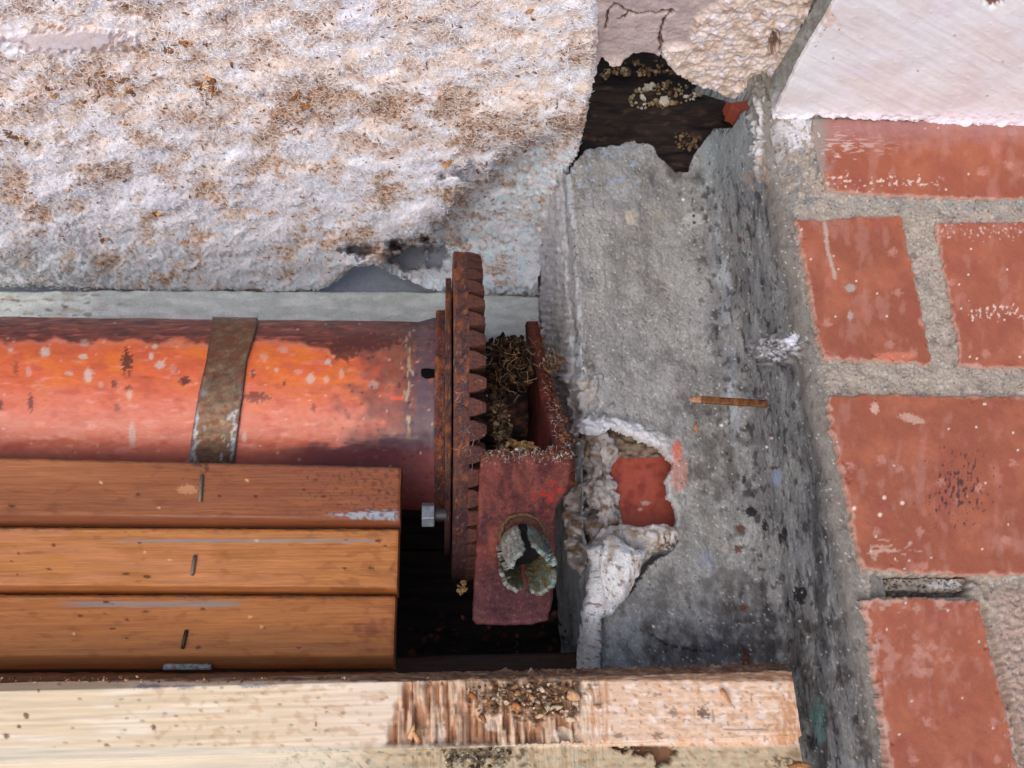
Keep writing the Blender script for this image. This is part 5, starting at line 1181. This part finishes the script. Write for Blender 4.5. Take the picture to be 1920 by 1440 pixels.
# rebate below: greyer, mildew
lc = mix(mix(np.ones(X.shape+(3,))*C(222, 206, 180), C(196, 172, 138), ss(600, 760, X)*.9), C(178, 150, 116), ss(0, .5, fb(X/26, Y/18, 4, 32))*ss(560, 800, X))
lc = mix(lc, C(160, 160, 140), ss(.2, .5, fb(X/16, Y/12, 4, 33)+.2*ss(480, 620, X))*ss(400, 560, X)*.4); lc = mix(lc, C(90, 74, 54), ss(.45, .65, fb(X/12, Y/9, 5, 34)+.25*fb(X/60, Y/40, 2, 134))*ss(480, 600, X)*.6)
lc = mix(lc, C(90, 78, 62), mould*.85)
c = mix(c, lc, lowm); c = mix(c, C(24, 22, 24), np.maximum(gap, gap2)*.97)
c = mix(c, C(86, 64, 44), ss(0, .5, fb(X/8, Y/7, 4, 35)+.7-np.hypot((X-1465)/30, (Y-1428)/14))*.8)
# only part of the face is torn: a colour attribute drives both, one solid piece of wood
kx = int(np.searchsorted(rr, float(Qd(772., 1340., DT)[0])))
grid('board_front', P[:, :kx+1], c[:, :kx+1], M_raw, tb)
kx2 = int(np.searchsorted(rr, float(Qd(1128., 1340., DT)[0])))
grid('torn_front', P[:, kx:kx2+1], c[:, kx:kx2+1], M_torn, tb)
grid('chipped_front', P[:, kx2:], c[:, kx2:], M_chip, tb)
box('board_body', xs, xe-.0012, DT+.0125, DT+.036, uMid-.043, uTop+.0052, C(128, 92, 66), M_torn, tb, .001)
# end face joining front to body
V = P[:, -1, :]; n_ = len(V); V2 = V.copy(); V2[:, 1] = DT+.034; V2[:, 0] -= .0006
f = np.array([[i, i+1, n_+i+1, n_+i] for i in range(n_-1)])
finish_mesh('board_end', np.concatenate([V, V2]), f, M_torn, np.ones((2*n_, 3))*C(150, 110, 78), False, tb)
# splinters
def splinter(x, y, dx, dy, w_, col, d=DT-.002):
    a3, b3 = Qd(float(x), float(y), d), Qd(float(x+dx), float(y+dy), d-.002)
    return tube_mesh('splinter', [a3, a3*.7+b3*.3+np.array((0, -.001, 0)), a3*.3+b3*.7-np.array((0, .0012, 0)), b3], [w_, w_*1.1, w_*.8, w_*.15], C(*col), M_torn, tb, 5, .35)
for a in ((1065, 1300, 24, 12, .004, (205, 160, 120)), (960, 1322, 18, 8, .003, (190, 126, 80)), (1030, 1330, 26, -5, .002, (216, 190, 150)), (1060, 1348, 22, 3, .002, (210, 184, 150)), (768, 1385, 10, -28, .002, (214, 168, 124)), (785, 1392, -14, -26, .0018, (206, 150, 104)), (1352, 1292, 20, 34, .0016, (210, 150, 104)), (880, 1300, 14, 12, .002, (160, 100, 64)), (930, 1312, -20, 8, .002, (150, 104, 70)), (1486, 1432, 36, 4, .0022, (160, 110, 70)), (1478, 1440, 30, -10, .0018, (150, 104, 66)), (900, 1340, 12, 16, .002, (140, 96, 64)), (1005, 1345, 16, -6, .0016, (200, 168, 130)), (1010, 1290, 12, 8, .002, (200, 180, 150))):
    splinter(*a)
a = cloud(240, [(870, 1285), (1085, 1280), (1080, 1345), (900, 1340)], DT-.0035, .0015, (.0006, .0026), ((140, 104, 76), (170, 130, 94), (110, 80, 60), (205, 180, 150)))
b_ = cloud(150, [(820, 1396), (960, 1400), (950, 1440), (840, 1440)], DT+.003, .0015, (.0005, .0022), ((150, 136, 110), (110, 92, 66), (190, 180, 156), (70, 58, 44)))
crumbs('wood_crumbs', a[0]+b_[0], np.r_[a[1], b_[1]], a[2]+b_[2], M_crumb, .5, tb)
a = cloud(230, [(-20, 1268), (1490, 1270), (1490, 1280), (-20, 1280)], lambda x, y: DT+.004, .001, (.0004, .0018), ((130, 100, 78), (90, 68, 54), (180, 150, 120), (150, 96, 60)))
crumbs('board_dust', a[0], a[1], a[2], M_crumb, .5, tb)

# ================================================================== nest and debris
def clump(name, n, poly, d, spread, size, pal, label, cat):
    a = cloud(n, poly, d, spread, size, pal)
    return crumbs(name, a[0], a[1], a[2], M_crumb, .5, None, label, cat)
clump('dirt_clump', 900, [(915, 640), (940, 628), (985, 634), (1000, 660), (996, 720), (960, 720), (930, 760), (912, 700)], lambda x, y: .70+.0002*(y-630)*-1+.02, .008, (.0005, .0046), ((72, 50, 36), (52, 38, 30), (96, 66, 42), (36, 28, 25)), 'brown rotted dirt packed between gear and bracket top', 'dirt')
clump('dirt_clump', 360, [(925, 740), (950, 760), (962, 800), (958, 845), (930, 845), (920, 790)], .665, .006, (.0004, .0036), ((100, 78, 58), (130, 106, 78), (60, 48, 40)), 'crumbly grey brown dirt hanging behind the gear teeth', 'dirt')
clump('dirt_clump', 60, [(945, 832), (990, 826), (1005, 842), (950, 846)], .625, .003, (.0012, .0036), ((150, 110, 66), (180, 140, 90)), 'tan crumbs piled behind the top edge of the bracket plate', 'crumbs')
clump('dirt_clump', 40, [(856, 1095), (872, 1090), (876, 1108), (860, 1118)], .72, .003, (.001, .003), ((190, 160, 120), (160, 120, 80)), 'pale wood crumb caught in the dark pit below the gear', 'crumbs')
clump('dirt_clump', 60, [(1020, 652), (1062, 660), (1058, 690), (1030, 700)], .70, .004, (.001, .0034), ((84, 62, 48), (120, 96, 74)), 'dark lint wedged between bracket flange and cement pier', 'lint')
fibres('lint_fibres', 90, [(900, 640), (1000, 630), (1062, 660), (1050, 700), (990, 720), (960, 840), (925, 840), (915, 720)], lambda x, y: .675, (.005, .016), ((120, 92, 62), (96, 72, 52), (170, 140, 104)), .00022, None, 'thin brown fibres tangled in the dirt behind the gear', 'fibres')
a = cloud(90, [(770, 1150), (1060, 1150), (1060, 1250), (760, 1240)], .82, .03, (.002, .006), ((70, 46, 34), (96, 58, 40), (48, 34, 28)))
crumbs('pit_rubble', a[0], a[1], a[2], M_crumb, .5, None, 'dark brown rubble lying in the bottom of the shadowy pit', 'rubble')
a = cloud(26, [(1110, 1090), (1500, 1100), (1520, 1250), (1120, 1256)], DP-.003, .0006, (.0006, .0018), ((190, 180, 170), (120, 70, 44), (160, 130, 100)))
crumbs('cement_grit', a[0], a[1], a[2], M_crumb, .6, None, 'pale grit specks sticking to the sooty lower cement face', 'grit')
o = tube_mesh('wood_sliver', [Qd(1306., 792., DP-.004), Qd(1304., 802., DP-.006), Qd(1307., 812., DP-.004)], [.0008, .0016, .0006], C(190, 120, 70), M_fleck); tag(o, 'tiny orange wood sliver stuck below the nail tip', 'sliver')

# ================================================================== surroundings out of frame that shade the recess
xR = float(Qd(2300., 600., DB)[0])
box('rear_masonry', xw0-.02, xR, DW+.04, DW+.12, -.15, .90, C(90, 84, 80), M_conc, None, .004)
tag(bpy.data.objects['rear_masonry'], kind='structure')
o = box('overhead_slab', xw0-.02, xR, .30, DW+.03, .80, .90, C(120, 110, 104), M_conc, None, .004); o.name = 'slab'; tag(o, kind='structure')

# ================================================================== turn the whole place under the sky
bpy.context.view_layer.update()
for o in list(scene.objects):
    if o.parent is None and o.type in ('MESH', 'EMPTY'):
        o.matrix_world = ROT @ Matrix.Translation(Vector(o.location))
